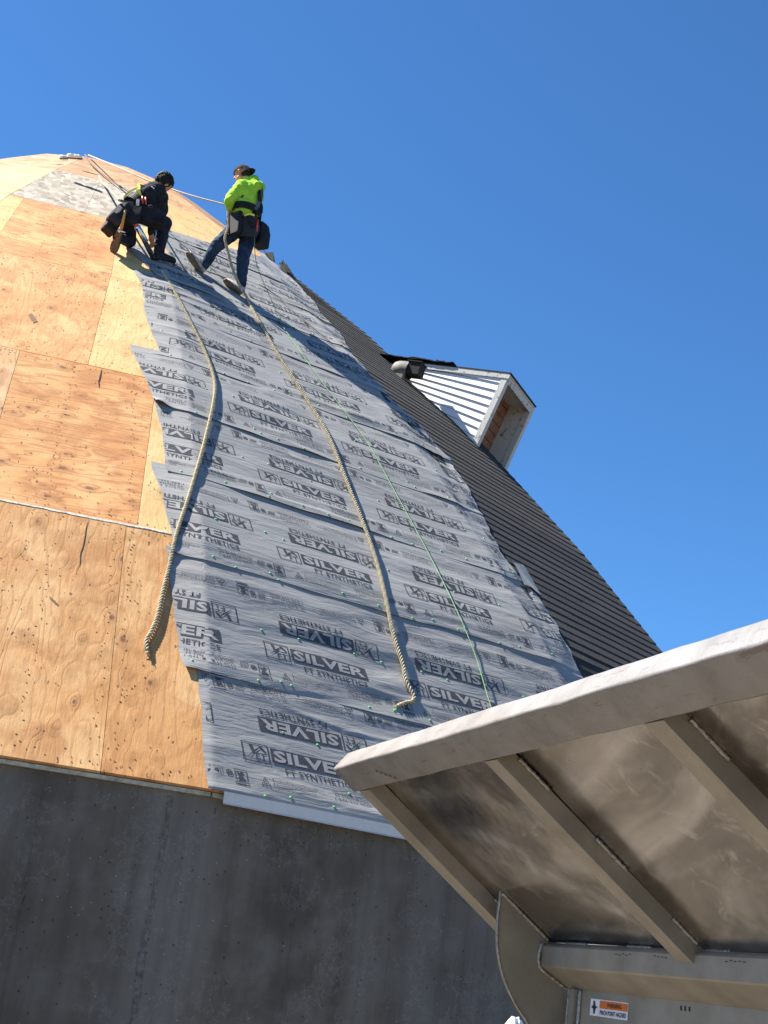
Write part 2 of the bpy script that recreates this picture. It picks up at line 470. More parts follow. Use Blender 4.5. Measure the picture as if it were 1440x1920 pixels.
M['yellow_web'] = simple('yellow_webbing', (0.72, 0.66, 0.12), 0.7, var=0.15, bump=0.2)
M['grey_web'] = simple('grey_webbing', (0.10, 0.11, 0.12), 0.7, var=0.3)
M['hammer_wood'] = simple('hammer_wood', (0.50, 0.27, 0.08), 0.5, var=0.2)
M['bright_metal'] = simple('bright_aluminium', (0.75, 0.77, 0.80), 0.22, 1.0, var=0.05, bump=0)
M['dark_metal'] = simple('dark_tool_metal', (0.05, 0.05, 0.055), 0.4, 0.6, var=0.2)
M['red_plastic'] = simple('red_plastic', (0.45, 0.06, 0.04), 0.4, var=0.1, bump=0)

# ------------------------------------------------------------------ dome geometry (metres, camera at the origin, ground at -1.6)
GZ = -1.6
XC, YC, R0, ZB, TH0, NF = -5.2301, 20.2977, 12.0558, 0.9901, 21.3264, 20
PS = np.array([0, 2.45, 4.95, 7.35, 9.75, 12.25, 14.35, 16.9])
_f_s = np.arange(0, 15); _f_r = np.array([12.06, 11.52, 10.93, 10.31, 9.65, 8.97, 8.28, 7.57, 6.85, 6.10, 5.34, 4.55, 3.77, 2.97, 2.18])
_f_z = np.array([.99, 1.83, 2.65, 3.43, 4.18, 4.91, 5.63, 6.34, 7.03, 7.70, 8.34, 8.96, 9.58, 10.19, 10.79])
PR = np.interp(PS, _f_s, _f_r); PZ = np.interp(PS, _f_s, _f_z)
PR[0] = R0; PZ[0] = ZB
PR[6] = 1.95; PZ[6] = 10.96
PR[7] = 0.0; PZ[7] = 11.30
CN = math.cos(math.pi / NF); SN = math.sin(math.pi / NF); TN = math.tan(math.pi / NF)
_ph = np.arctan2(np.diff(PZ), -np.diff(PR) * CN)
HIP = 180.0 / NF


def roof(az, s, h=0.0, blend=True):
    """az in degrees from the -y axis towards +x, s metres up the slope; arrays; returns (n,3)"""
    az = np.asarray(az, float); s = np.asarray(s, float); az, s = np.broadcast_arrays(az, s)
    k = np.floor((az - TH0) / 18.0)
    mid = np.radians(TH0 + (k + .5) * 18.0)
    a = np.radians(az) - mid
    rc = np.interp(s, PS, PR); z = np.interp(s, PS, PZ)
    ap = rc * CN
    lat = ap * np.tan(a)
    j = np.clip(np.searchsorted(PS, s, side='right') - 1, 0, len(_ph) - 1)
    ph = _ph[j]
    P = np.stack([XC + ap * np.sin(mid) + lat * np.cos(mid), YC - ap * np.cos(mid) + lat * np.sin(mid), z], -1)
    if blend:   # normals eased across the hips
        ad = np.degrees(a)
        e = np.clip((np.abs(ad) - 8.0) / 1.0, 0, 1) * np.sign(ad) * 9.0
        md = mid + np.radians(e)
    else: md = mid
    nrm = np.stack([np.sin(md) * np.sin(ph), -np.cos(md) * np.sin(ph), np.cos(ph)], -1)
    h = np.asarray(h, float)
    return P + nrm * (h[..., None] if h.ndim else h)


def rp(az, s, h=0.0): return Vector(roof(az, s, h).tolist())


def panel_frame(k, s):
    mid = rad(TH0 + (k + .5) * 18.0)
    j = int(np.clip(np.searchsorted(PS, s, side='right') - 1, 0, len(_ph) - 1)); ph = _ph[j]
    ex = Vector((math.cos(mid), math.sin(mid), 0))
    ey = Vector((-math.sin(mid) * math.cos(ph), math.cos(mid) * math.cos(ph), math.sin(ph)))
    ez = ex.cross(ey)
    return ex, ey, ez


def frame_mat(o, ex, ey, ez):
    return Matrix(((ex.x, ey.x, ez.x, o.x), (ex.y, ey.y, ez.y, o.y), (ex.z, ey.z, ez.z, o.z), (0, 0, 0, 1)))


# ------------------------------------------------------------------ ground
V = []; Fc = []
gs = [-3000, -300, -60, -20, 0, 20, 60, 300, 3000]
for y in gs:
    for x in gs: V.append((x, y, GZ))
n = len(gs)
for i in range(n - 1):
    for j in range(n - 1): Fc.append((i * n + j, i * n + j + 1, (i + 1) * n + j + 1, (i + 1) * n + j))
tag(part('ground', V, Fc, M['ground']), kind='structure')

# ------------------------------------------------------------------ the storage dome
dome = empty('storage_dome', (XC, YC, GZ), 'storage dome with bare plywood, grey printed underlayment and black shingles above a concrete wall', 'dome')
# concrete wall, 20 sides, real thickness
mb = MB()
ro, ri = R0 - 0.035, R0 - 0.33
zt = ZB - 0.036
for k in range(NF):
    a0 = rad(TH0 + k * 18); a1 = rad(TH0 + (k + 1) * 18)
    def q(r, a, z): return (XC + r * math.sin(a), YC - r * math.cos(a), z)
    V = [q(ro, a0, GZ), q(ro, a1, GZ), q(ro, a1, zt), q(ro, a0, zt), q(ri, a0, GZ), q(ri, a1, GZ), q(ri, a1, zt), q(ri, a0, zt)]
    mb.add(V, [(0, 1, 2, 3), (5, 4, 7, 6), (3, 2, 6, 7)])
mb.build('concrete_wall', M['concrete'], dome)
# cast seam ridges on the facets in view
def seam(k, lat, wd, dp, wob):
    mid = rad(TH0 + (k + .5) * 18)
    ap = ro * CN
    ex = Vector((math.cos(mid), math.sin(mid), 0)); nn = Vector((math.sin(mid), -math.cos(mid), 0))
    base = Vector((XC, YC, 0)) + nn * ap
    mb = MB(); n = 70; V = []
    for i in range(n + 1):
        z = GZ + (zt - GZ - 0.04) * i / n
        o = wob * float(vnoise(np.array([z * 3.0]), np.array([lat * 7]), 3)[0])
        ww = wd * (0.55 + 0.6 * abs(float(vnoise(np.array([z * 9.0]), np.array([lat * 5]), 5)[0])))
        dd = dp * (0.5 + 0.9 * abs(float(vnoise(np.array([z * 13.0]), np.array([lat * 3]), 8)[0])))
        for (x, d) in ((-ww, -0.004), (-ww * 0.3, dd), (ww * 0.4, dd * 0.7), (ww, -0.004)):
            p = base + ex * (lat + o + x) + nn * d
            V.append((p.x, p.y, z))
    mb.add(V, [(i * 4 + j, i * 4 + j + 1, i * 4 + j + 5, i * 4 + j + 4) for i in range(n) for j in range(3)])
    mb.build('formwork_seam', M['seam'] if wd > 0.03 else M['concrete'], dome, True)
W2 = ro * SN
for k, lat, wd, dp, wob in [(-1, W2 - 1.02, .012, .006, .006), (-1, W2 - 0.24, .034, .012, .022), (-1, W2 - 1.9, .011, .005, .004), (0, -W2 + 0.20, .022, .006, .012),
                            (0, -W2 + 0.74, .010, .006, .003), (0, -W2 + 1.5, .010, .005, .003), (0, -W2 + 2.3, .010, .005, .003)]:
    seam(k, lat, wd, dp, wob)
# sill plank between wall and sheathing, in lengths per side
for k in range(-4, 5):
    a0, a1 = TH0 + k * 18 + .03, TH0 + (k + 1) * 18 - .03
    V = []
    for a in (a0, a1):
        for r, z in ((R0 - 0.30, zt + .002), (R0 + 0.004, zt + .002), (R0 - 0.002, ZB - 0.008), (R0 - 0.30, ZB - 0.008)):
            V.append((XC + r * math.sin(rad(a)), YC - r * math.cos(rad(a)), z))
    part('sill_plank', V, [(0, 1, 5, 4), (1, 2, 6, 5), (2, 3, 7, 6), (3, 0, 4, 7), (3, 2, 1, 0), (4, 5, 6, 7)], M['plank'], dome)
# roof deck (one closed skin all round)
V = []; Fc = []
azs = TH0 + 18 * np.arange(20)
for s in PS[:-1]:
    V += roof(azs + 1e-6, np.full(20, s), -0.012).tolist()
b = len(V); V.append((XC, YC, PZ[-1] - .012))
for j in range(len(PS) - 2):
    for k in range(20): Fc.append((j * 20 + k, j * 20 + (k + 1) % 20, (j + 1) * 20 + (k + 1) % 20, (j + 1) * 20 + k))
j = len(PS) - 2
Fc += [(j * 20 + k, j * 20 + (k + 1) % 20, b) for k in range(20)]
part('roof_deck', V, Fc, M['deck'], dome)


def sheet(k, s0, s1, az0b, az1b, az0t, az1t, mat, lift=0.0, th=0.014, name='plywood_sheet', gap=0.0016):
    """one flat slab lying on facet k between slope stations s0 and s1; azimuths at bottom and top"""
    ex, ey, ez = panel_frame(k, (s0 + s1) / 2)
    P = [rp(a, s) if True else None for a, s in ((az0b + 1e-4, s0 + 1e-6), (az1b - 1e-4, s0 + 1e-6), (az1t - 1e-4, s1 - 1e-6), (az0t + 1e-4, s1 - 1e-6))]
    o = P[0]
    L = [((p - o).dot(ex), (p - o).dot(ey)) for p in P]
    cx = sum(l[0] for l in L) / 4; cy = sum(l[1] for l in L) / 4
    L = [(x - math.copysign(gap, x - cx), y - math.copysign(gap * 2.0, y - cy)) for x, y in L]
    z0, z1 = -0.010, th + lift
    V = [(x, y, z0) for x, y in L] + [(x, y, z1 + random.uniform(-.0012, .0012)) for x, y in L]
    Fc = [(3, 2, 1, 0), (4, 5, 6, 7), (0, 1, 5, 4), (1, 2, 6, 5), (2, 3, 7, 6), (3, 0, 4, 7)]
    return part(name, V, Fc, mat, dome, mw=frame_mat(o, ex, ey, ez))


h_ = [TH0 + 18 * k for k in range(-3, 6)]          # hips: -32.7 -14.7 3.3 21.3 39.3 57.3 ...
Hm2, Hm1, H0, H1, H2, H3 = TH0 - 36, TH0 - 18, TH0, TH0 + 18, TH0 + 36, TH0 + 54
C = PS
sheets = [
    # facet -1 (the one facing the camera on the left)
    (-1, 0, Hm1, 9.0, Hm1, 9.2, 'ply_orange'), (-1, 0, 9.0, 17.95, 9.2, 18.15, 'ply_orange'), (-1, 0, 17.95, H0, 18.15, H0, 'ply_orange'),
    (-1, 1, Hm1, 12.1, Hm1, 11.7, 'ply_pale'), (-1, 1, 12.1, 18.6, 11.7, 19.6, 'ply_swirl'), (-1, 1, 18.6, H0, 19.6, H0, 'ply_yellow'),
    (-1, 2, Hm1, 15.6, Hm1, 16.35, 'ply_orange'), (-1, 2, 15.6, H0, 16.35, H0, 'ply_yellow'),
    (-1, 3, Hm1, 6.4, Hm1, 5.1, 'ply_yellow'), (-1, 3, 6.4, 16.4, 5.1, 17.0, 'ply_swirl'), (-1, 3, 16.4, H0, 17.0, H0, 'ply_yellow'),
    (-1, 4, Hm1, 12.5, Hm1, 13.0, 'osb'), (-1, 4, 12.5, H0, 13.0, H0, 'osb'),
    (-1, 5, Hm1, H0, Hm1, H0, 'ply_brown'),
    # facet 0
    (0, 0, H0, 30, H0, 30, 'ply_orange'), (0, 0, 30, H1, 30, H1, 'ply_orange'), (0, 1, H0, 29, H0, 29, 'ply_yellow'), (0, 1, 29, H1, 29, H1, 'ply_orange'),
    (0, 2, H0, H1, H0, H1, 'ply_yellow'), (0, 3, H0, 32, H0, 31, 'ply_yellow'), (0, 3, 32, H1, 31, H1, 'ply_yellow'),
    (0, 4, H0, 28, H0, 27, 'ply_yellow'), (0, 4, 28, H1, 27, H1, 'ply_yellow'), (0, 5, H0, H1, H0, H1, 'ply_pale'),
    # facet 1 and 2, 3
    (1, 0, H1, H2, H1, H2, 'ply_orange'), (1, 1, H1, H2, H1, H2, 'ply_orange'), (1, 2, H1, H2, H1, H2, 'ply_yellow'), (1, 3, H1, H2, H1, H2, 'ply_yellow'),
    (1, 4, H1, H2, H1, H2, 'ply_yellow'), (1, 5, H1, H2, H1, H2, 'ply_brown'),
    (2, 0, H2, H3, H2, H3, 'ply_orange'), (2, 1, H2, H3, H2, H3, 'ply_orange'), (2, 2, H2, H3, H2, H3, 'ply_yellow'), (2, 3, H2, H3, H2, H3, 'ply_yellow'),
    (2, 4, H2, H3, H2, H3, 'ply_pale'), (2, 5, H2, H3, H2, H3, 'ply_brown'),
]
for k in (-3, -2):
    a, b_ = TH0 + k * 18, TH0 + (k + 1) * 18
    for j, m in enumerate(['ply_orange', 'ply_pale', 'ply_yellow', 'ply_orange', 'ply_yellow', 'ply_brown']):
        mm = a + 9 + random.uniform(-3, 3)
        if j < 4: sheets += [(k, j, a, mm, a, mm, m), (k, j, mm, b_, mm, b_, 'ply_yellow' if j == 3 else m)]
        else: sheets.append((k, j, a, b_, a, b_, m))
for (k, j, a, b_, c_, d_, m) in sheets:
    sheet(k, C[j], C[j + 1], a, b_, c_, d_, M[m], lift=random.uniform(0, .003))
for k in range(-4, 16):          # nearly flat crown triangles
    ex, ey, ez = panel_frame(k, 15)
    P = [rp(TH0 + k * 18 + .01, C[6] + 1e-5), rp(TH0 + (k + 1) * 18 - .01, C[6] + 1e-5), Vector((XC, YC, PZ[7]))]
    V = [p + ez * 0.012 for p in P] + [p - ez * .008 for p in P]
    part('crown_panel', V, [(0, 1, 2), (5, 4, 3), (0, 3, 4, 1), (1, 4, 5, 2), (2, 5, 3, 0)], M['ply_pale'] if k % 2 else M['ply_brown'], dome)
# pale strip left along the first sheathing joint, and a few split lines / openings in the boards
for (k, s, a0, a1, hh, mat, nm) in [(-1, 2.45, 4, 21.2, .016, 'lath', 'joint_strip')]:
    ex, ey, ez = panel_frame(k, s - .05)
    n = 60; V = []; aa = np.linspace(a0, a1, n)
    jit = vnoise(np.linspace(0, 40, n), np.zeros(n), 4) * .006
    for i in range(n):
        for ds, hz in ((-.016 + jit[i], .012), (-.008 + jit[i], .021), (.010 + jit[i] * .5, .021), (.018, .012)):
            V.append(rp(aa[i], s + ds, hz))
    part(nm, V, [(i * 4 + j, (i + 1) * 4 + j, (i + 1) * 4 + j + 1, i * 4 + j + 1) for i in range(n - 1) for j in range(3)], M[mat], dome)
def slit(az0, s0, az1, s1, wd, name='split_crack', seed=0, mat='black'):
    n = 14; V = []
    for i in range(n + 1):
        f = i / n; ww = wd * math.sin(math.pi * min(1, max(0.02, f * .96 + .02))) ** .6
        s = s0 + (s1 - s0) * f; a = az0 + (az1 - az0) * f + 0.06 * float(vnoise(np.array([f * 6.]), np.array([seed * 3.1]), 2)[0])
        d = Vector(rp(az1, s1) - rp(az0, s0)).normalized(); nrm = (rp(a, s, 1) - rp(a, s, 0)); sd = d.cross(nrm).normalized()
        p = rp(a, s, 0.0205)
        V += [p - sd * ww, p + sd * ww]
    part(name, V, [(2 * i, 2 * i + 1, 2 * i + 3, 2 * i + 2) for i in range(n)], M[mat], dome)
slit(16.6, 2.43, 16.45, 1.80, .004, seed=1)
slit(16.35, 4.93, 16.35, 4.55, .005, seed=2)
slit(0.6, 12.9, 2.6, 12.95, .022, 'board_slot'); slit(7.6, 12.75, 12.3, 12.72, .022, 'board_slot')
slit(24, 12.9, 29, 12.9, .02, 'board_slot'); slit(43, 12.75, 50, 12.75, .02, 'board_slot')
slit(11.5, 5.85, 11.9, 5.65, .028, 'board_slot', mat='deck')
slit(15.6, 1.50, 15.95, 1.42, .009, 'splinter_gouge', mat='deck')

# rows of old staples and nail heads left in the boards
mb = MB()
def staple(az, s, wd=.011, hw=.0022, ang=0.0):
    k = math.floor((az - TH0) / 18)
    ex, ey, ez = panel_frame(k, s)
    o_ = rp(az, s, .0175); d = ex * math.cos(ang) + ey * math.sin(ang); e = ez.cross(d)
    mb.add([o_ - d * wd / 2 - e * hw, o_ + d * wd / 2 - e * hw, o_ + d * wd / 2 + e * hw, o_ - d * wd / 2 + e * hw,
            o_ - d * wd / 2 - e * hw + ez * .002, o_ + d * wd / 2 - e * hw + ez * .002, o_ + d * wd / 2 + e * hw + ez * .002, o_ - d * wd / 2 + e * hw + ez * .002],
           [(4, 5, 6, 7), (0, 1, 5, 4), (1, 2, 6, 5), (2, 3, 7, 6), (3, 0, 4, 7)])
for (az_, s0_, s1_) in [(17.7, .05, 2.4), (18.4, .05, 2.4), (12.6, .1, 2.4), (15.4, .1, 2.4), (18.3, 2.5, 4.9), (14.8, 2.5, 4.9), (16.1, 5.0, 7.3), (12.0, 5.0, 7.3), (8.0, 5, 7.3), (19.5, 5.2, 7.3), (10.0, 7.4, 9.7), (14.0, 7.4, 9.7)]:
    s_ = s0_
    while s_ < s1_:
        if random.random() < .8: staple(az_ + random.uniform(-.12, .12), s_, random.uniform(.006, .014), random.uniform(.0015, .0028), random.uniform(-.5, .5))
        s_ += random.uniform(.03, .11)
for s_ in (.05, .09, 2.38, 2.52, 4.88, 5.02, 7.28, 7.42):
    a_ = 4.0
    while a_ < 20.9:
        if random.random() < .7: staple(a_, s_ + random.uniform(-.03, .03), random.uniform(.006, .014), random.uniform(.0015, .003), random.uniform(-1.2, 1.2))
        a_ += random.uniform(.15, .75)
for q in range(900):
    a_ = random.uniform(8, 21); s_ = random.uniform(.05, 7.3)
    if float(vnoise(np.array([a_ * .8]), np.array([s_ * 1.6]), 123)[0]) > -.1: staple(a_, s_, random.uniform(.004, .015), random.uniform(.001, .0028), random.uniform(-1.5, 1.5))
tag(mb.build('old_staples', M['deck_speck'], dome), kind='stuff')

# ------------------------------------------------------------------ printing shapes (flat, metres: x along the roll, y up the slope)
def text2d(s, size, bold=0.0, sx=1.0):
    cu = bpy.data.curves.new('t', 'FONT')
    cu.body = s; cu.size = size; cu.offset = bold; cu.resolution_u = 2; cu.space_character = 1.04
    o = bpy.data.objects.new('t', cu); COL.objects.link(o)
    bpy.context.view_layer.update()
    me = bpy.data.meshes.new_from_object(o.evaluated_get(bpy.context.evaluated_depsgraph_get()))
    V = [(v.co.x * sx, v.co.y) for v in me.vertices]; Fc = [tuple(p.vertices) for p in me.polygons]
    bpy.data.objects.remove(o); bpy.data.curves.remove(cu); bpy.data.meshes.remove(me)
    return V, Fc


def fit_text(s, x0, y0, x1, y1, bold=0.0):
    V, Fc = text2d(s, 1.0, bold)
    A = np.array(V); lo = A.min(0); hi = A.max(0)
    A = (A - lo) / (hi - lo) * [x1 - x0, y1 - y0] + [x0, y0]
    return A.tolist(), Fc


def rect(x0, y0, x1, y1): return [(x0, y0), (x1, y0), (x1, y1), (x0, y1)], [(0, 1, 2, 3)]


class Flat:
    def __init__(s): s.V = []; s.F = []; s.M = []
    def add(s, VF, m=0):
        b = len(s.V); s.V += [tuple(v) for v in VF[0]]; s.F += [tuple(i + b for i in f) for f in VF[1]]; s.M += [m] * len(VF[1])
    def cut(s, gx, gy):
        bm = bmesh.new()
        vs = [bm.verts.new((x, y, 0)) for x, y in s.V]
        for f, m in zip(s.F, s.M):
            try:
                q = bm.faces.new([vs[i] for i in f]); q.material_index = m
            except ValueError: pass
        A = np.array(s.V)
        for ax, g in ((0, gx), (1, gy)):
            c = math.floor(A[:, ax].min() / g) * g + g
            while c < A[:, ax].max():
                no = (1, 0, 0) if ax == 0 else (0, 1, 0)
                bmesh.ops.bisect_plane(bm, geom=bm.verts[:] + bm.edges[:] + bm.faces[:], plane_co=(c, 0, 0) if ax == 0 else (0, c, 0), plane_no=no, dist=1e-6)
                c += g
        bmesh.ops.triangulate(bm, faces=bm.faces[:])
        bm.verts.index_update()
        V = np.array([(v.co.x, v.co.y) for v in bm.verts]); Fc = np.array([[v.index for v in f.verts] for f in bm.faces]); Mi = np.array([f.material_index for f in bm.faces])
        bm.free()
        return V, Fc, Mi


def logo():
    f = Flat()
    lw = .008; x0, y0, x1, y1 = 0, .355, .205, .520
    for r in ((x0, y0, x1, y0 + lw), (x0, y1 - lw, x1, y1), (x0, y0 + lw, x0 + lw, y1 - lw), (x1 - lw, y0 + lw, x1, y1 - lw)): f.add(rect(*r), 0)
    # roof-and-tick emblem with FT
    f.add(([(.055, .505), (.085, .505), (.092, .452), (.075, .432)], [(0, 1, 2, 3)]), 0)
    f.add(([(.030, .385), (.105, .465), (.150, .500), (.140, .485), (.100, .440)], [(0, 4, 3, 2, 1)]), 0)
    f.add(([(.128, .498), (.155, .498), (.188, .455), (.172, .455), (.140, .485)], [(0, 4, 3, 2, 1)]), 0)
    f.add(fit_text('FT', .100, .372, .180, .440, .0), 0)
    f.add(rect(.222, .378, .885, .505), 0)
    f.add(fit_text('SILVER', .242, .392, .868, .492, .035), 1)
    f.add(fit_text('FT SYNTHETICS', .315, .297, .865, .352, .012), 0)
    return f


def rot180(f, cx, cy):
    g = Flat(); g.V = [(2 * cx - x, 2 * cy - y) for x, y in f.V]; g.F = f.F; g.M = f.M; return g


def info():
    f = Flat()
    # recycling triangle outline
    T = [(.10, .16), (.175, .16), (.137, .235)]
    for i in range(3):
        a = np.array(T[i]); b_ = np.array(T[(i + 1) % 3]); c_ = np.array([.137, .185])
        ai = a + (c_ - a) * .22; bi = b_ + (c_ - b_) * .22
        f.add(([a, b_, bi, ai], [(0, 1, 2, 3)]), 2)
    f.add(fit_text('5', .127, .172, .147, .198), 2)
    for y in (.228, .200, .172): f.add(rect(.195, y, .204, y + .010), 2)
    r = random.Random(4)
    def fuzz(x0, x1, y, hgt):
        x = x0
        while x < x1:
            ww = r.uniform(.006, .02); f.add(rect(x, y, min(x + ww, x1), y + hgt * r.uniform(.5, 1)), 3); x += ww + r.uniform(.004, .008)
    for y in (.226, .212, .196, .182, .168): fuzz(.215, .215 + r.uniform(.30, .40), y, .007)
    for y in (.245, .231): fuzz(.66, .82, y, .008); fuzz(.84, .96, y, .008)
    f.add(fit_text('FT SYNTHETICS', .68, .196, .95, .218, .0), 2)
    f.add(fit_text('1-844-333-0033', .67, .163, .96, .186, .0), 2)
    # hatched square, round mark, worker pictogram panel, pill
    for i in range(6): f.add(([(1.0 + i * .011, .19), (1.004 + i * .011, .19), (1.02 + i * .011, .245), (1.016 + i * .011, .245)], [(0, 1, 2, 3)]), 2)
    ring = []
    for i in range(12):
        a = i * math.pi / 6; ring += [(1.115 + .024 * math.cos(a), .215 + .024 * math.sin(a)), (1.115 + .015 * math.cos(a), .215 + .015 * math.sin(a))]
    f.add((ring, [(2 * i, (2 * i + 2) % 24, (2 * i + 3) % 24, 2 * i + 1) for i in range(12)]), 2)
    f.add(rect(1.105, .208, 1.125, .222), 2)
    for (x0, y0, x1, y1) in ((1.155, .250, 1.245, .256), (1.155, .165, 1.160, .250), (1.240, .165, 1.245, .250)): f.add(rect(x0, y0, x1, y1), 2)
    f.add(([(1.165, .17), (1.235, .17), (1.215, .19), (1.205, .215), (1.225, .235), (1.205, .245), (1.19, .225), (1.175, .24), (1.168, .23), (1.185, .20)], [tuple(range(10))]), 0)
    for (x0, y0, x1, y1) in ((1.155, .128, 1.245, .134), (1.155, .145, 1.245, .151), (1.149, .132, 1.156, .147), (1.244, .132, 1.251, .147)): f.add(rect(x0, y0, x1, y1), 2)
    f.add(rect(1.165, .136, 1.225, .143), 3)
    return f


PER = 1.24
lg = logo(); nf_ = info()
unit = Flat()
def merge(dst, src, dx=0.0, dy=0.0):
    b = len(dst.V); dst.V += [(x + dx, y + dy) for x, y in src.V]; dst.F += [tuple(i + b for i in f) for f in src.F]; dst.M += src.M
merge(unit, lg)
inv = rot180(lg, 0, 0)
merge(unit, inv, 1.055, 1.155)       # upside-down logo above, shifted right
merge(unit, nf_)
inv2 = rot180(nf_, 0, 0)
merge(unit, inv2, 1.10, 1.225)
UV_, UF_, UM_ = unit.cut(.045, .03)

# ------------------------------------------------------------------ underlayment strips
LAP = [0.0, 1.02, 2.20, 3.36, 4.45, 5.54, 6.69, 7.71, 8.72, 9.62, 11.9]
PH = [.21, .44, .65, .60, .40, -.08, .30, -.30, .15, .5]
LEFT = [[(0, 21.15), (1.02, 20.95)], [(0.98, 20.4), (1.6, 20.1), (2.1, 19.85), (2.3, 19.8)], [(2.15, 19.7), (2.32, 20.1), (2.48, 20.0), (3.03, 19.6), (3.36, 19.2)],
        [(3.3, 19.3), (3.36, 19.9), (4.09, 19.8), (4.66, 19.3)], [(4.4, 19.5), (4.66, 19.3), (5.5, 18.1), (5.6, 18.05)], [(5.5, 18.1), (5.56, 19.9), (6.04, 19.5), (6.67, 19.0), (6.8, 19)],
        [(6.6, 19.05), (6.73, 19.1), (7.18, 19.0), (7.72, 18.4), (7.8, 18.4)], [(7.66, 20.6), (8.2, 19.2), (8.62, 17.6), (8.8, 17.5)], [(8.6, 22.3), (9.7, 22.0)], [(9.5, 22.6), (12.5, 23.2)]]
RIGHT = [(0, 42.3), (2.2, 41.9), (2.6, 41.8), (3.3, 42.3), (3.45, 41.0), (3.8, 41.2), (4.5, 41.9), (5.2, 42.9), (6.0, 42.8), (6.4, 41.9), (6.9, 40.6), (7.7, 40.6), (8.6, 42.6), (9.0, 43.0), (9.9, 45.3), (10.7, 48), (11.5, 50.6), (12.2, 52)]


def azR(s): return np.interp(s, [r[0] for r in RIGHT], [r[1] for r in RIGHT]) + .35 * vnoise(s * 2.3, s * 0, 31) + .12 * vnoise(s * 9, s * 0, 32)


def strip_height(i, az, s):
    """height of the loose membrane above the deck"""
    L0, L1 = LAP[i], LAP[i + 1]
    x = (az - TH0) / 18 * 3.1
    y = s - L0
    H = L1 - L0
    base = .026 - .006 * np.clip(y / H, 0, 1)
    m1 = np.clip(.55 + .8 * vnoise(x * .9, s * 1.1, 40 + i), 0.15, 1.4)
    wrp = .10 * vnoise(x * .8, y * .9, 50 + i)
    rid = lambda v: (1 - np.abs(v)) ** 2
    f1 = rid(vnoise(x * .55 + 3 * i, (y + wrp + .05 * x) * 5.2, 60 + i))
    f2 = vnoise(x * 2.1, (y + wrp * .6 - .16 * x) * 6.6, 70 + i) + .6 * vnoise(x * 2.6, (y + .22 * x) * 7.5, 75 + i)
    d = m1 * (.012 * f1 + .005 * f2)
    # more rucking along each lap, and loose crumpled right edge
    nl = np.exp(-((y - .10) / .14) ** 2) + np.exp(-((y - H + .12) / .16) ** 2)
    d += nl * .011 * rid(vnoise(x * .9, (y + wrp) * 6.5, 80 + i)) * np.clip(.5 + vnoise(x * .7, y * 0 + i, 81), 0, 1.3)
    ed = np.clip((az - (azR(s) - 1.9)) / 1.9, 0, 1)
    d += ed * (.012 + .022 * np.abs(vnoise(az * 1.1, s * 3.2, 90)) + .03 * np.abs(vnoise(az * .9, s * 2.2, 91)) * np.exp(-((s - 5.0) / .6) ** 2))
    # lifted lower hem with little fish-mouths
    hem = np.exp(-(y / .05) ** 2)
    d += hem * .012 * np.clip(vnoise(x * 1.7, y * 0 + i * 3.7, 95), 0, 1)
    for (ii, xc_, aa) in ((2, -.28, .035), (3, -.35, .03), (4, -.30, .055), (1, -.12, .02)):
        if ii == i: d += aa * np.exp(-((x - xc_) / .09) ** 2) * np.exp(-(y / .10) ** 2)
    # bottom hem of the first strip falls over the eave
    return base + d


def x_to_az(i, x, s):
    L0, L1 = LAP[i], LAP[i + 1]
    sm = (L0 + L1) / 2
    Wm = 2 * np.interp(sm, PS, PR) * SN
    k = np.floor(x / Wm)
    tt = x - (k + .5) * Wm
    ap = np.interp(s, PS, PR) * CN
    a = np.degrees(np.arctan2(tt, ap))
    return TH0 + (k + .5) * 18 + np.clip(a, -8.999, 8.999)


def az_to_x(i, az, s):
    L0, L1 = LAP[i], LAP[i + 1]
    Wm = 2 * np.interp((L0 + L1) / 2, PS, PR) * SN
    k = np.floor((az - TH0) / 18)
    ap = np.interp(s, PS, PR) * CN
    return (k + .5) * Wm + ap * np.tan(np.radians(az - TH0 - (k + .5) * 18))


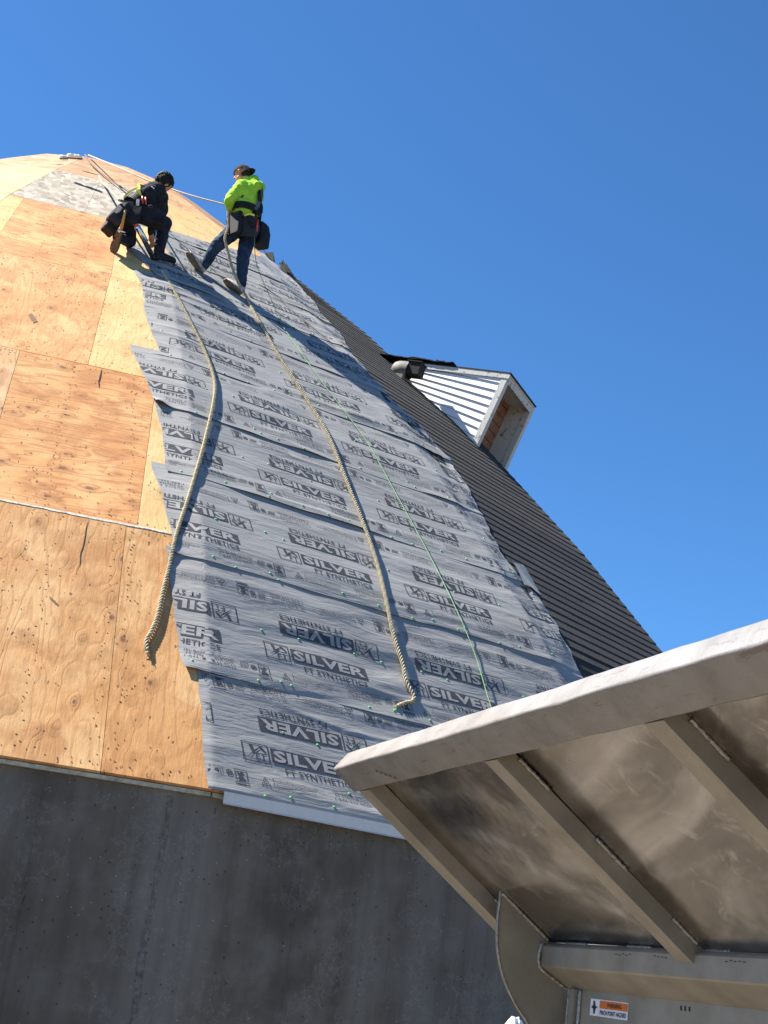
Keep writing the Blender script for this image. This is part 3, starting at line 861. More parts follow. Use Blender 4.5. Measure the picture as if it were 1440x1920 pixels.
for i in range(len(LAP) - 1):
    L0, L1 = LAP[i], LAP[i + 1]
    top = L1 + (.10 if i < len(LAP) - 2 else 0)
    s0 = L0 if i else -0.012
    ny = int((top - s0) / .016); nx = 190
    ss = np.linspace(s0, top, ny + 1)
    aL = np.interp(ss, [p[0] for p in LEFT[i]], [p[1] for p in LEFT[i]]) + .05 * vnoise(ss * 6, ss * 0, 33 + i)
    aR = azR(ss)
    tt = np.linspace(0, 1, nx + 1)
    AZ = aL[:, None] * (1 - tt) + aR[:, None] * tt
    # the hem wanders a little
    SS = np.repeat(ss[:, None], nx + 1, 1)
    SS = SS + (.012 * vnoise(AZ * .45, AZ * 0 + i * 7, 99)) * np.exp(-((SS - L0) / .12) ** 2) * (1 if i else 0.3)
    if i == len(LAP) - 2:
        topf = np.interp(AZ, [22, 33, 45, 51], [9.98, 10.4, 11.25, 11.85])
        SS = s0 + (SS - s0) / (top - s0) * (topf - s0)
    H = strip_height(i, AZ, SS)
    P = roof(AZ, np.maximum(SS, 0), H)
    if i == 0: P[SS < 0] += np.array([0, 0, -.012])
    Xc = az_to_x(i, AZ, SS)
    V = P.reshape(-1, 3)
    idx = np.arange((ny + 1) * (nx + 1)).reshape(ny + 1, nx + 1)
    Fq = np.stack([idx[:-1, :-1], idx[:-1, 1:], idx[1:, 1:], idx[1:, :-1]], -1).reshape(-1, 4)
    me = mesh('underlayment_strip', V, Fq, True)
    uvl = me.uv_layers.new(name='UVMap')
    uvc = np.stack([Xc, SS + i * 3.3], -1).reshape(-1, 2)
    uvl.data.foreach_set('uv', uvc[Fq.reshape(-1)].reshape(-1))
    me.materials.append(M['membrane'])
    st = link('underlayment_strip', me, dome)
    ax_, ay_ = dome.location.x, dome.location.y
    st_off = dome.location.copy()

    # printing, cut to the strip and lying on it
    VV = []; FF = []; MM = []; base = 0
    for rep in range(-3, 5):
        x = UV_[:, 0] + PH[i] + rep * PER; s = UV_[:, 1] + L0 - .055
        az = x_to_az(i, x, s)
        cx = az[UF_].mean(1); cs = s[UF_].mean(1)
        la = np.interp(cs, [p[0] for p in LEFT[i]], [p[1] for p in LEFT[i]])
        # clip artwork to the face of the strip (upside-down caption block is partly under the next lap)
        ok = (cx > la + .12) & (cx < azR(cs) - .15) & (cs < min(top, L1 + .02)) & (cs > L0 + .015)
        span = az[UF_].max(1) - az[UF_].min(1)
        ok &= span < 1.0
        if i == len(LAP) - 2: ok &= cs < np.interp(cx, [22, 33, 45, 51], [9.98, 10.4, 11.25, 11.85]) - .02
        if not ok.any(): continue
        hh = strip_height(i, az, s)
        Pp = roof(az, np.maximum(s, 0), hh)
        # the knock-out letters sit a hair above the printed block
        up = np.zeros(len(s)); m1v = np.unique(UF_[UM_ == 1]); up[m1v] = .0012
        Pn = roof(az, np.maximum(s, 0), hh + .0026 + up)
        used = np.unique(UF_[ok]); rm = -np.ones(len(s), int); rm[used] = np.arange(len(used)) + base
        VV.append(Pn[used]); FF.append(rm[UF_[ok]]); MM.append(UM_[ok]); base += len(used)
    if VV:
        me = mesh('printing', np.concatenate(VV), np.concatenate(FF), True)
        for m in ('ink', 'letter_grey', 'ink', 'ink_faint'): me.materials.append(M[m])
        me.polygons.foreach_set('material_index', np.concatenate(MM))
        po = link('printing', me, st)
        if i >= 8: po['kind'] = 'stuff'
    # green cap nails
    mb = MB()
    ring = [(math.cos(a), math.sin(a)) for a in np.linspace(0, 2 * math.pi, 9)[:-1]]
    rows = [(L0 + .045, .30), (L0 + .60, .34)] + ([(L0 + .075, .9)] if i else [(L0 + .2, 1.1)])
    for (sr, sp) in rows:
        x = -1.2
        while x < 4.0:
            xx = x + random.uniform(-.09, .09); s = sr + random.uniform(-.03, .03)
            az = float(x_to_az(i, np.array(xx), np.array(s)))
            la = float(np.interp(s, [p[0] for p in LEFT[i]], [p[1] for p in LEFT[i]]))
            if la + .3 < az < float(azR(np.array(s))) - .2 and random.random() < .85:
                hh = float(strip_height(i, np.array(az), np.array(s)))
                c0 = rp(az, s, hh - .002); nn = (rp(az, s, 1) - rp(az, s, 0)).normalized()
                e1 = nn.orthogonal().normalized(); e2 = nn.cross(e1)
                V = []
                for rr, hz in ((.0110, 0), (.0115, .005), (.009, .007), (.0045, .0045), (.004, .007)):
                    V += [c0 + e1 * (rr * a) + e2 * (rr * b_) + nn * hz for a, b_ in ring]
                Fc = [(j * 8 + q, j * 8 + (q + 1) % 8, (j + 1) * 8 + (q + 1) % 8, (j + 1) * 8 + q) for j in range(4) for q in range(8)] + [tuple(range(32, 40))]
                mb.add(V, Fc)
            x += sp
    o = mb.build('cap_nails', M['cap'], st, True); o['kind'] = 'stuff'

# torn backing flap at the right-hand edge
V = []; n = 6
for a in range(n + 1):
    for b_ in range(n + 1):
        fa, fb = a / n, b_ / n
        s = 3.32 + .34 * fb; az = 41.2 + 1.75 * fa * (1 - .35 * fb)
        V.append(rp(az, s, .05 + .03 * fb + .012 * math.sin(fa * 5 + fb * 3)))
part('torn_flap', V, [(a * 7 + b_, a * 7 + b_ + 1, a * 7 + b_ + 8, a * 7 + b_ + 7) for a in range(n) for b_ in range(n)], M['flap'], dome, True)

# ------------------------------------------------------------------ shingles
EXPO = 0.142
shm = None
def shingle_mesh(wd, hgt=.16):
    t0, t1 = .0165, .009
    V = [(0, 0, .004), (wd, 0, .004), (wd, hgt, t1 - .006), (0, hgt, t1 - .006), (0, .0, t0), (wd, 0, t0), (wd, hgt, t1), (0, hgt, t1)]
    return mesh('roof_shingle', V, [(3, 2, 1, 0), (4, 5, 6, 7), (0, 1, 5, 4), (1, 2, 6, 5), (2, 3, 7, 6), (3, 0, 4, 7)])
cache = {}
allsh = []
for k in (1, 2, 3):
    row = 0; s = 0.0
    while s < 11.5:
        smax = 10.55 + .25 * math.sin(row * 1.7)
        ap = float(np.interp(s, PS, PR)) * CN
        half = ap * TN
        lo = ap * math.tan(rad(41.0 - (TH0 + (k + .5) * 18))) if k == 1 else -half + .006
        if k == 1 and s > 6.3: lo = max(-half + .006, ap * math.tan(rad(40.2 - (TH0 + (k + .5) * 18))))
        if k == 1 and s > 8.7: lo = ap * math.tan(rad(min(50, 41.6 + (s - 8.7) * 3.0) - (TH0 + (k + .5) * 18)))
        hi = half - .006
        x = lo - ((row * .317) % .95 if k != 1 else 0.0)
        x = lo; first = True
        while x < hi - .02:
            wd = .95 if not first else .95 * (.25 + (row * .37) % .75)
            first = False
            wd = min(wd, hi - x)
            allsh.append((k, s, x, round(wd, 2)))
            x += wd + .004
        s += EXPO * random.uniform(.97, 1.03); row += 1
def sh_mat(k, s, x):
    ex, ey, ez = panel_frame(k, s + .05)
    o = rp(TH0 + (k + .5) * 18, s) + ex * x
    tw = random.uniform(-.004, .004)
    ex2 = (ex + ey * tw).normalized(); ey2 = ez.cross(ex2)
    return frame_mat(o + ez * (.017 + random.uniform(0, .0015)), ex2, ey2, ez)
cand = sorted(allsh, key=lambda q: (0 if q[0] == 1 and q[1] > 1.9 else 1, (rp(TH0 + (q[0] + .5) * 18, q[1])).length))
single = cand[:288]; rest = cand[288:]
for (k, s, x, wd) in single:
    if wd not in cache:
        cache[wd] = shingle_mesh(wd); cache[wd].materials.append(M['shingle'])
    link('roof_shingle', cache[wd], dome, None, sh_mat(k, s, x))
mb = MB()
for (k, s, x, wd) in rest:
    m = sh_mat(k, s, x); t0, t1 = .0165, .009
    V = [m @ Vector(v) for v in ((0, 0, .004), (wd, 0, .004), (wd, .16, .003), (0, .16, .003), (0, 0, t0), (wd, 0, t0), (wd, .16, t1), (0, .16, t1))]
    mb.add(V, [(3, 2, 1, 0), (4, 5, 6, 7), (0, 1, 5, 4), (1, 2, 6, 5), (2, 3, 7, 6), (3, 0, 4, 7)])
o = mb.build('roof_shingles', M['shingle'], dome); o['kind'] = 'stuff'
# bent hip caps
mb = MB()
s = 0.0
while s < 11.6:
    w0 = .13
    for sg in (-1, 1):
        r_here = float(np.interp(s, PS, PR)); dz = math.degrees(w0 / r_here)
        V = []
        for ss_, hh in ((s, .044), (s + .17, .034)):
            V += [rp(H2 + (1e-3 if sg > 0 else -1e-3), ss_, hh + .004), rp(H2 + sg * dz, ss_, hh * .72)]
        V += [v - (rp(H2, s, 1) - rp(H2, s, 0)) * .010 for v in V[:2]]
        f = [(0, 1, 3, 2), (0, 4, 5, 1)] if sg > 0 else [(0, 2, 3, 1), (0, 1, 5, 4)]
        mb.add(V, f)
    s += EXPO
o = mb.build('hip_cap_shingles', M['shingle'], dome); o['kind'] = 'stuff'
# ragged torn shingle ends where stripping stopped
for q in range(6):
    az = random.uniform(53, 57.5); s = 11.45 + random.uniform(-.15, .45)
    if q == 5: az, s = 50.0, 12.75; hh = random.uniform(.01, .05)
    V = []
    a0 = random.uniform(.9, 2.8); 
    for i in range(5):
        f = i / 4
        V += [rp(az + a0 * f, s + random.uniform(-.03, .03), hh * f * .7 + .015), rp(az + a0 * f, s + random.uniform(.10, .32), hh * f + .02 + random.uniform(0, .09))]
    n = len(V); V += [v + Vector((0, 0, .006)) for v in V]
    Fc = [(2 * i, 2 * i + 2, 2 * i + 3, 2 * i + 1) for i in range(4)] + [(n + 2 * i, n + 2 * i + 1, n + 2 * i + 3, n + 2 * i + 2) for i in range(4)] + [(2 * i, n + 2 * i, n + 2 * i + 2, 2 * i + 2) for i in range(4)] + [(2 * i + 1, 2 * i + 3, n + 2 * i + 3, n + 2 * i + 1) for i in range(4)]
    part('torn_shingle', V, Fc, M['shingle_dark'], dome)
# metal drip edge from the first hip onward
mb = MB()
for k in (0, 1, 2, 3):
    a0 = TH0 + k * 18 + (.35 if k == 0 else 0); a1 = TH0 + (k + 1) * 18
    prof = [(R0 - .02, ZB + .012), (R0 + .030, ZB + .010), (R0 + .032, ZB - .060), (R0 + .038, ZB - .068), (R0 + .034, ZB - .070), (R0 + .026, ZB - .060), (R0 + .024, ZB + .004), (R0 - .02, ZB + .005)]
    V = []
    for a in (a0, a1):
        V += [(XC + r * math.sin(rad(a)), YC - r * math.cos(rad(a)), z) for r, z in prof]
    n = len(prof)
    mb.V += []
    mb.add(V, [(i, (i + 1) % n, n + (i + 1) % n, n + i) for i in range(n)] + [tuple(range(n))[::-1]])
mb.build('drip_edge', M['drip'], dome)

# ------------------------------------------------------------------ dormer on the far side of the hip (a part of the dome)
GAZ = rad(64)
g = Vector((math.sin(GAZ), -math.cos(GAZ), 0)); mm_ = Vector((math.cos(GAZ), math.sin(GAZ), 0))
TD = 17.15
C0 = PX(889, 840, TD)
def on_plane(u, v, P0, nn):
    d = PX(u, v, 1.0); return d * (P0.dot(nn) / d.dot(nn))
pB = on_plane(951, 706, C0, mm_); pC = on_plane(889, 840, C0, mm_); pA = on_plane(782, 686, C0, mm_)
nf3 = mm_.cross(pC - pB).normalized()
if nf3.dot(g) < 0: nf3 = -nf3
pD = on_plane(992, 777, pB, nf3)
WD = (pD - pB).dot(mm_)
dn = (pC - pB).normalized()                 # down the front post
qi = -nf3                                   # inwards, perpendicular to the front
def DL(q, p, m): return pB + qi * q + dn * p + mm_ * m
aq, apn = (pA - pB).dot(qi), (pA - pB).dot(dn)
slope_e = apn / aq                          # eave falls this much per metre inwards in the tilted frame
HF = (pC - pB).length
dorm = empty('dormer', pB, None, None)
dorm.parent = dome; dorm.location = pB - dome.location
del_keys = [k for k in ('label', 'category') if k in dorm.keys()]
for k in del_keys: del dorm[k]
def dbox(name, q0, q1, p0, p1, m0, m1, mat, taper=0.0, sub=True):
    """box in the dormer's own frame; taper: the p0 side follows the eave"""
    V = []
    for q in (q0, q1):
        for m in (m0, m1):
            V += [DL(q, p0 + taper * q, m), DL(q, p1 + taper * q, m)]
    return part(name, V, [(0, 1, 3, 2), (4, 6, 7, 5), (0, 2, 6, 4), (1, 5, 7, 3), (0, 4, 5, 1), (2, 3, 7, 6)], mat, dorm)
LQ = 1.9
# clapboards, each one lapped over the next, cut by the eave
nb = 13
bw = HF / 9.3
for side, m_out in ((-1, 0.0), (1, WD)):
    for b_ in range(nb):
        p0, p1 = b_ * bw - .012, (b_ + 1) * bw
        q_end = LQ
        V = []
        pts = []
        for q in (0.03, q_end):
            e = slope_e * q + .02
            pa = p0 + (.10 - .27 * p0) * q; pb = p1 + (.10 - .27 * p1) * q
            a_ = max(pa, e); pts.append((q, a_, max(pb, e + .001)))
        if pts[0][1] >= pts[0][2]: continue
        # stop the board where the eave cuts it off
        kb = .10 - .27 * p1
        if pts[1][1] >= p1 + kb * q_end - .002:
            qe = (p1 - .02) / max(1e-3, slope_e - kb)
            if qe < .1: continue
            qe = min(qe, q_end); pts[1] = (qe, p1 + kb * qe - .003, p1 + kb * qe)
        t0, t1 = (.004, .024)
        for (q, a_, bb) in pts:
            for (p, th) in ((a_, t0 + (t1 - t0) * min(1, max(0, (bb - a_) and 1 - (bb - a_) / (p1 - p0)))), (bb, t1)):
                V += [DL(q, p, m_out + side * 0.0), DL(q, p, m_out + side * th)]
        Fc = [(0, 4, 6, 2), (1, 3, 7, 5), (2, 6, 7, 3), (0, 1, 5, 4), (0, 2, 3, 1), (4, 5, 7, 6)]
        part('siding_board', V, Fc, M['siding'], dorm)
# cheek walls behind the boards, recessed back wall, soffit, roof slab
dbox('cheek_wall', 0.02, LQ, .02, 1.9, .002, .045, M['trim'], slope_e)
dbox('cheek_wall', 0.02, LQ, .02, 1.9, WD - .045, WD - .002, M['trim'], slope_e)
for b_ in range(9):
    dbox('vent_board', .28, .32, .02 + b_ * .125, .02 + (b_ + 1) * .125 - .010, .047, WD - .047, M['brown_board'])
dbox('vent_backing', .325, .36, .02, 1.5, .047, WD - .047, M['deck'])
dbox('soffit', 0.001, .30, -.008, .032, .0, WD, M['trim'], slope_e)
dbox('roof_board', -.03, 1.25, -.028, -.010, -.030, WD + .010, M['trim'], slope_e)
dbox('roof_covering', -.045, 1.5, -.045, -.029, -.035, WD + .015, M['shingle_dark'], slope_e)
dbox('eave_fascia', -.045, 1.22, -.013, .040, -.034, -.026, M['trim'], slope_e)
dbox('corner_post', -.03, .045, -.01, HF + .30, -.028, .055, M['trim'])
dbox('corner_post', -.03, .045, -.01, HF + .30, WD - .055, WD + .028, M['trim'])
dbox('front_head_board', -.028, .0, -.010, .075, .056, WD - .056, M['trim'])
# torn felt and shingle scraps along the dormer roof near the dome
for q in range(9):
    qq = .75 + q * .13 + random.uniform(-.04, .04); V = []
    for i in range(4):
        for j in range(2):
            V.append(DL(qq + i * .08, slope_e * (qq + i * .08) - .065 - random.uniform(.0, .028) - (.012 if j else 0), -.06 + j * .3))
    nn_ = len(V); V += [v + Vector((0, 0, .008)) for v in V]
    part('roof_scrap', V, [(2 * i, 2 * i + 2, 2 * i + 3, 2 * i + 1) for i in range(3)] + [(nn_ + 2 * i, nn_ + 2 * i + 1, nn_ + 2 * i + 3, nn_ + 2 * i + 2) for i in range(3)] + [(2 * i, nn_ + 2 * i, nn_ + 2 * i + 2, 2 * i + 2) for i in range(3)], M['shingle_dark'], dorm)

# rounded vent hood with its square throat, standing on the roof just in front of the dormer
hood = empty('vent_hood', (0, 0, 0), None, None)
for k in ('label', 'category'):
    if k in hood.keys(): del hood[k]
hc = PX(752, 694, 17.68)
hood.parent = dome; hood.location = hc - dome.location
def hood_part(name, mbx, mat, smooth=True):
    return mbx.build(name, mat, hood, smooth)
ax = (PX(786, 695, 17.60) - PX(745, 690, 17.74)).normalized()
e1 = Vector((0, 0, 1)); e1 = (e1 - ax * e1.dot(ax)).normalized(); e2 = ax.cross(e1)
mb = MB(); n = 18
rings = [(-.12, .02), (-.11, .06), (-.08, .095), (-.03, .115), (.04, .12), (.12, .115)]
V = []
for d, r in rings:
    V += [hc + ax * d + (e1 * math.cos(2 * math.pi * i / n) + e2 * math.sin(2 * math.pi * i / n)) * r for i in range(n)]
mb.add(V, [(j * n + i, j * n + (i + 1) % n, (j + 1) * n + (i + 1) % n, (j + 1) * n + i) for j in range(len(rings) - 1) for i in range(n)] + [tuple(range(n))[::-1]])
hood_part('hood_shell', mb, M['hood'])
mb = MB()
cb = hc + ax * .20 + e1 * .02
Rm = Matrix((ax, e1, e2)).transposed()
mb.box(cb, (.085, .080, .085), R=Rm); mb.box(cb + ax * .0 + e1 * .088, (.10, .006, .10), R=Rm)
hood_part('hood_throat', mb, M['shingle_dark'], False)
mb = MB()
mb.box(hc - e1 * .14 + ax * .0, (.10, .05, .11), R=Rm)
hood_part('hood_curb', mb, M['hood'], False)

# ------------------------------------------------------------------ ropes
def crom(pts, step):
    pts = [Vector(p) for p in pts]; out = []
    P = [pts[0] * 2 - pts[1]] + pts + [pts[-1] * 2 - pts[-2]]
    for i in range(1, len(P) - 2):
        n = max(1, int((P[i + 1] - P[i]).length / step))
        for j in range(n):
            t = j / n
            out.append(0.5 * ((2 * P[i]) + (P[i + 1] - P[i - 1]) * t + (2 * P[i - 1] - 5 * P[i] + 4 * P[i + 1] - P[i + 2]) * t * t + (-P[i - 1] + 3 * P[i] - 3 * P[i + 1] + P[i + 2]) * t ** 3))
    out.append(pts[-1])
    return out


def twisted(name, pts, R, mat, label, cat, pitch=.07, step=.0075, group=None):
    C_ = crom(pts, step)
    n = len(C_)
    mb = MB()
    T = [(C_[min(i + 1, n - 1)] - C_[max(i - 1, 0)]).normalized() for i in range(n)]
    N = T[0].orthogonal().normalized(); fr = []
    L = 0; ls = []
    for i in range(n):
        N = (N - T[i] * N.dot(T[i])).normalized(); fr.append((N.copy(), T[i].cross(N)))
        if i: L += (C_[i] - C_[i - 1]).length
        ls.append(L)
    for st in range(3):
        V = []
        for i in range(n):
            a = 2 * math.pi * (ls[i] / pitch + st / 3)
            c = C_[i] + (fr[i][0] * math.cos(a) + fr[i][1] * math.sin(a)) * R * .60
            for j in range(6):
                b_ = 2 * math.pi * j / 6
                V.append(c + (fr[i][0] * math.cos(b_) + fr[i][1] * math.sin(b_)) * R * .46)
        mb.add(V, [(i * 6 + j, i * 6 + (j + 1) % 6, (i + 1) * 6 + (j + 1) % 6, (i + 1) * 6 + j) for i in range(n - 1) for j in range(6)] + [tuple(range(6))[::-1], tuple(range((n - 1) * 6, n * 6))], 1 if st == 0 else 0)
    # frayed end
    for q in range(10):
        d = T[-1] + fr[-1][0] * random.uniform(-.5, .5) + fr[-1][1] * random.uniform(-.5, .5)
        mb.tube([C_[-1] - T[-1] * .01, C_[-1] + d * .018, C_[-1] + d * .035 + Vector((0, 0, -.004))], [R * .25, R * .2, R * .1], 4)
    o = mb.build(name, [mat, M['rope_b']], None, True)
    tag(o, label, cat, group)
    return o


RL = [(20.9, 7.92, .05), (21.8, 7.2, .045), (22.7, 6.43, .05), (23.2, 5.83, .055), (23.3, 5.25, .06), (22.9, 4.78, .062), (22.1, 4.10, .06), (21.5, 3.59, .06), (20.8, 2.96, .055), (20.2, 2.42, .05),
      (19.9, 2.01, .045), (19.7, 1.76, .045), (19.5, 1.47, .045), (19.3, 1.31, .042), (19.15, 1.22, .038), (19.18, 1.12, .036)]
twisted('safety_rope', [rp(a, s, max(.036, h * .75)) for a, s, h in RL], .0168, M['rope'], 'thick tan twisted rope left of the other, its frayed tip over bare plywood', 'rope', .095)
RM = [(30.15, 8.30, .06), (29.9, 7.9, .055), (29.8, 7.51, .055), (30.0, 6.57, .06), (30.6, 5.66, .058), (30.9, 4.94, .058), (30.8, 4.08, .058), (30.7, 3.40, .058), (30.5, 2.84, .06), (30.2, 2.34, .06), (30.05, 1.95, .06),
      (30.1, 1.60, .06), (30.05, 1.44, .055), (30.25, 1.30, .05), (30.15, 1.24, .045), (29.75, 1.20, .045), (29.35, 1.15, .045)]
TW = 16.05
hand2 = PX(428, 396, 16.25)
twisted('safety_rope', [hand2 + Vector((.03, .05, .04)), hand2, PX(428, 425, 16.15), PX(422, 446, 16.05), PX(427, 470, 16.0), PX(436, 503, 15.98), PX(447, 530, 15.99)] + [rp(a, s, h - .010) for a, s, h in RM], .0168, M['rope'],
        'thick tan twisted rope from the lime-hooded roofer, bent at its lower end on grey underlayment', 'rope', .095)
# lifelines from the crown
crown = rp(4.6, 14.25, .06)
def thin(name, pts, r, mat, label, cat='rope', step=.06, group=None, k=7):
    mb = MB(); mb.tube(crom(pts, step), r, k)
    o = mb.build(name, mat, None, True); tag(o, label, cat, group); return o
W1B = PX(224, 376, 15.45)
thin('lifeline', [crown, PX(225, 315, 17.9), PX(270, 335, 17.2), PX(320, 354, 16.8), PX(370, 370, 16.5), PX(424, 384, 16.28)], .010, M['rope_light'], 'pale taut lifeline crossing the sky from the dome top to the lime-hooded roofer')
thin('lifeline', [crown + Vector((-.05, 0, 0)), rp(9.5, 13.3, .05), rp(15.3, 12.2, .06), rp(20, 11.2, .10), PX(262, 365, 15.9)], .010, M['rope_dark'], 'thin dark brown lifeline from the dome top down behind the kneeling worker')
thin('lifeline', [rp(12.4, 12.4, .05), PX(192, 342, 16.5), PX(208, 358, 15.9), W1B], .013, M['rope_light'], 'short thick pale rope tied to the back of the kneeling worker')
GL = [(34.6, 8.93, .10), (32.9, 7.9, .045), (32.5, 7.51, .045), (33.2, 6.26, .048), (34.1, 5.12, .048), (34.3, 4.10, .048), (34.4, 3.28, .05), (34.3, 2.47, .05), (34.4, 1.95, .05), (34.2, 1.42, .05), (34.1, .7, .05), (34.0, .1, .05)]
thin('cord', [PX(477, 425, 16.25), PX(477, 455, 16.2), PX(480, 490, 16.15), PX(488, 515, 16.05), rp(33.0, 8.0, .06)] + [rp(a, s, h) for a, s, h in GL[2:]], .0040, M['green_line'], 'thin green cord trailing straight down the underlayment to the truck body')
thin('cord', [rp(33.5, 9.0, .05), rp(35.4, 8.74, .05), rp(36.4, 8.2, .05), rp(37.9, 7.6, .05)], .006, M['black'], 'short thin black strand drawn as a cord shadow on the underlayment right of the workers')  # dark strand stands in for the shadow cast by a cord
# white bundle and strap tied round the top of the dome
anc = empty('anchor_bundle', rp(3.5, 14.3, .0), 'small heap of white cloth and dark strapping at the very top of the dome', 'bundle')
def lump(c, e, seed, name, mat, parent, sub=3, amp=.25, R=None):
    bm = bmesh.new(); bmesh.ops.create_icosphere(bm, subdivisions=sub, radius=1)
    for v in bm.verts:
        p = v.co.copy()
        n_ = float(vnoise(np.array([p.x * 1.7 + seed]), np.array([p.y * 1.7 + p.z * 2.3]), 5)[0]) + .5 * float(vnoise(np.array([p.x * 4 + seed]), np.array([p.z * 4 + p.y * 3]), 6)[0])
        d = Vector((p.x * e[0], p.y * e[1], p.z * e[2])) * (1 + amp * n_)
        v.co = Vector(c) + (R @ d if R is not None else d)
    me = bpy.data.meshes.new(name); bm.to_mesh(me); bm.free()
    me.polygons.foreach_set('use_smooth', [True] * len(me.polygons))
    return link(name, me, parent, mat)
lump(PX(120, 296, 18.55), (.055, .05, .022), 1, 'white_cloth', M['white'], anc)
lump(PX(136, 293, 18.55), (.07, .05, .03), 4, 'white_cloth', M['white'], anc)
lump(PX(146, 294, 18.53), (.05, .05, .02), 9, 'white_cloth', M['white'], anc)
mb = MB(); mb.tube(crom([PX(112, 297, 18.5), PX(130, 296, 18.48), PX(143, 297, 18.46), PX(154, 298, 18.44)], .05), .014, 6); mb.build('strap', M['rope_dark'], anc, True)

# ------------------------------------------------------------------ people
def cone_hull(p0, r0, p1, r1, flat=None):
    bm = bmesh.new()
    for p, r in ((p0, r0), (p1, r1)):
        m = Matrix.Translation(p)
        bmesh.ops.create_icosphere(bm, subdivisions=2, radius=r, matrix=m)
    res = bmesh.ops.convex_hull(bm, input=bm.verts[:])
    bmesh.ops.delete(bm, geom=[e for e in res['geom_interior'] if isinstance(e, bmesh.types.BMVert)], context='VERTS')
    return bm


def body(name, segs, mats, parent, voxel=.009, wob=.006, smooth_it=6):
    """segs: (p0, r0, p1, r1, material index). One continuous surface."""
    allV = []; allF = []
    for (p0, r0, p1, r1, m) in segs:
        bm = cone_hull(Vector(p0), r0, Vector(p1), r1)
        bm.verts.index_update(); b = len(allV)
        allV += [v.co.copy() for v in bm.verts]; allF += [tuple(v.index + b for v in f.verts) for f in bm.faces]
        bm.free()
    me = mesh(name, allV, allF)
    o = bpy.data.objects.new(name, me); COL.objects.link(o)
    md = o.modifiers.new('r', 'REMESH'); md.mode = 'VOXEL'; md.voxel_size = voxel; md.use_smooth_shade = True
    ms = o.modifiers.new('s', 'SMOOTH'); ms.iterations = smooth_it; ms.factor = .5
    bpy.context.view_layer.update()
    me2 = bpy.data.meshes.new_from_object(o.evaluated_get(bpy.context.evaluated_depsgraph_get()))
    bpy.data.objects.remove(o); bpy.data.meshes.remove(me)
    n = len(me2.vertices); co = np.zeros(n * 3); me2.vertices.foreach_get('co', co); co = co.reshape(-1, 3)
    best = np.full(n, 1e9); lab = np.zeros(n, int)
    for (p0, r0, p1, r1, m) in segs:
        a = np.array(p0); b = np.array(p1); ab = b - a; L = ab @ ab + 1e-12
        t = np.clip(((co - a) @ ab) / L, 0, 1)
        d = np.linalg.norm(co - (a + t[:, None] * ab), axis=1) - (r0 + (r1 - r0) * t)
        k = d < best; best[k] = d[k]; lab[k] = m
    nr = np.zeros(n * 3); me2.vertices.foreach_get('normal', nr); nr = nr.reshape(-1, 3)
    clothm = np.isin(lab, [i for i, mt in enumerate(mats) if mt in CLOTHS])
    w1 = vnoise(co[:, 0] * 13 + co[:, 2] * 6, co[:, 2] * 17 + co[:, 1] * 9, 11) + .6 * vnoise(co[:, 0] * 28, co[:, 2] * 30 + co[:, 1] * 14, 12)
    co2 = co + nr * (wob * w1 * clothm)[:, None]
    me2.vertices.foreach_set('co', co2.reshape(-1))
    for mt in mats: me2.materials.append(M[mt])
    fl = np.zeros(len(me2.polygons), int)
    for i, p in enumerate(me2.polygons): fl[i] = lab[p.vertices[0]]
    me2.polygons.foreach_set('material_index', fl); me2.polygons.foreach_set('use_smooth', [True] * len(fl))
    me2.update(); me2.name = name
    return link(name, me2, parent)
CLOTHS = {'hivis', 'jeans', 'blackcloth', 'navycloth'}


def hand_segs(wr, dr, palm_n, m, curl=.9, side=1):
    """palm and five bent fingers; wr wrist, dr direction of the hand, palm_n palm normal"""
    d = Vector(dr).normalized(); nn = Vector(palm_n); nn = (nn - d * nn.dot(d)).normalized(); sd = d.cross(nn) * side
    wr = Vector(wr); S = []
    S.append((wr, .026, wr + d * .03, .028, m))
    for q in (-.027, -.009, .010, .027): S.append((wr + d * .02 + sd * q * .6, .020, wr + d * .085 + sd * q, .014, m))
    for q, L in ((-.027, .060), (-.009, .078), (.010, .084), (.028, .074)):
        p = wr + d * .088 + sd * q
        for jn in range(3):
            a = curl * (jn + .55); dd = d * math.cos(a) + nn * math.sin(a); e = p + dd * L / 3 * 1.15
            S.append((p, .0105 - .001 * jn, e, .0095 - .001 * jn, m)); p = e
    p = wr + d * .03 + sd * .026
    for jn in range(2):
        dd = (d * .7 + sd * (.75 - .5 * jn) + nn * (.45 + .4 * jn)).normalized(); e = p + dd * .034
        S.append((p, .012, e, .0105, m)); p = e
    return S


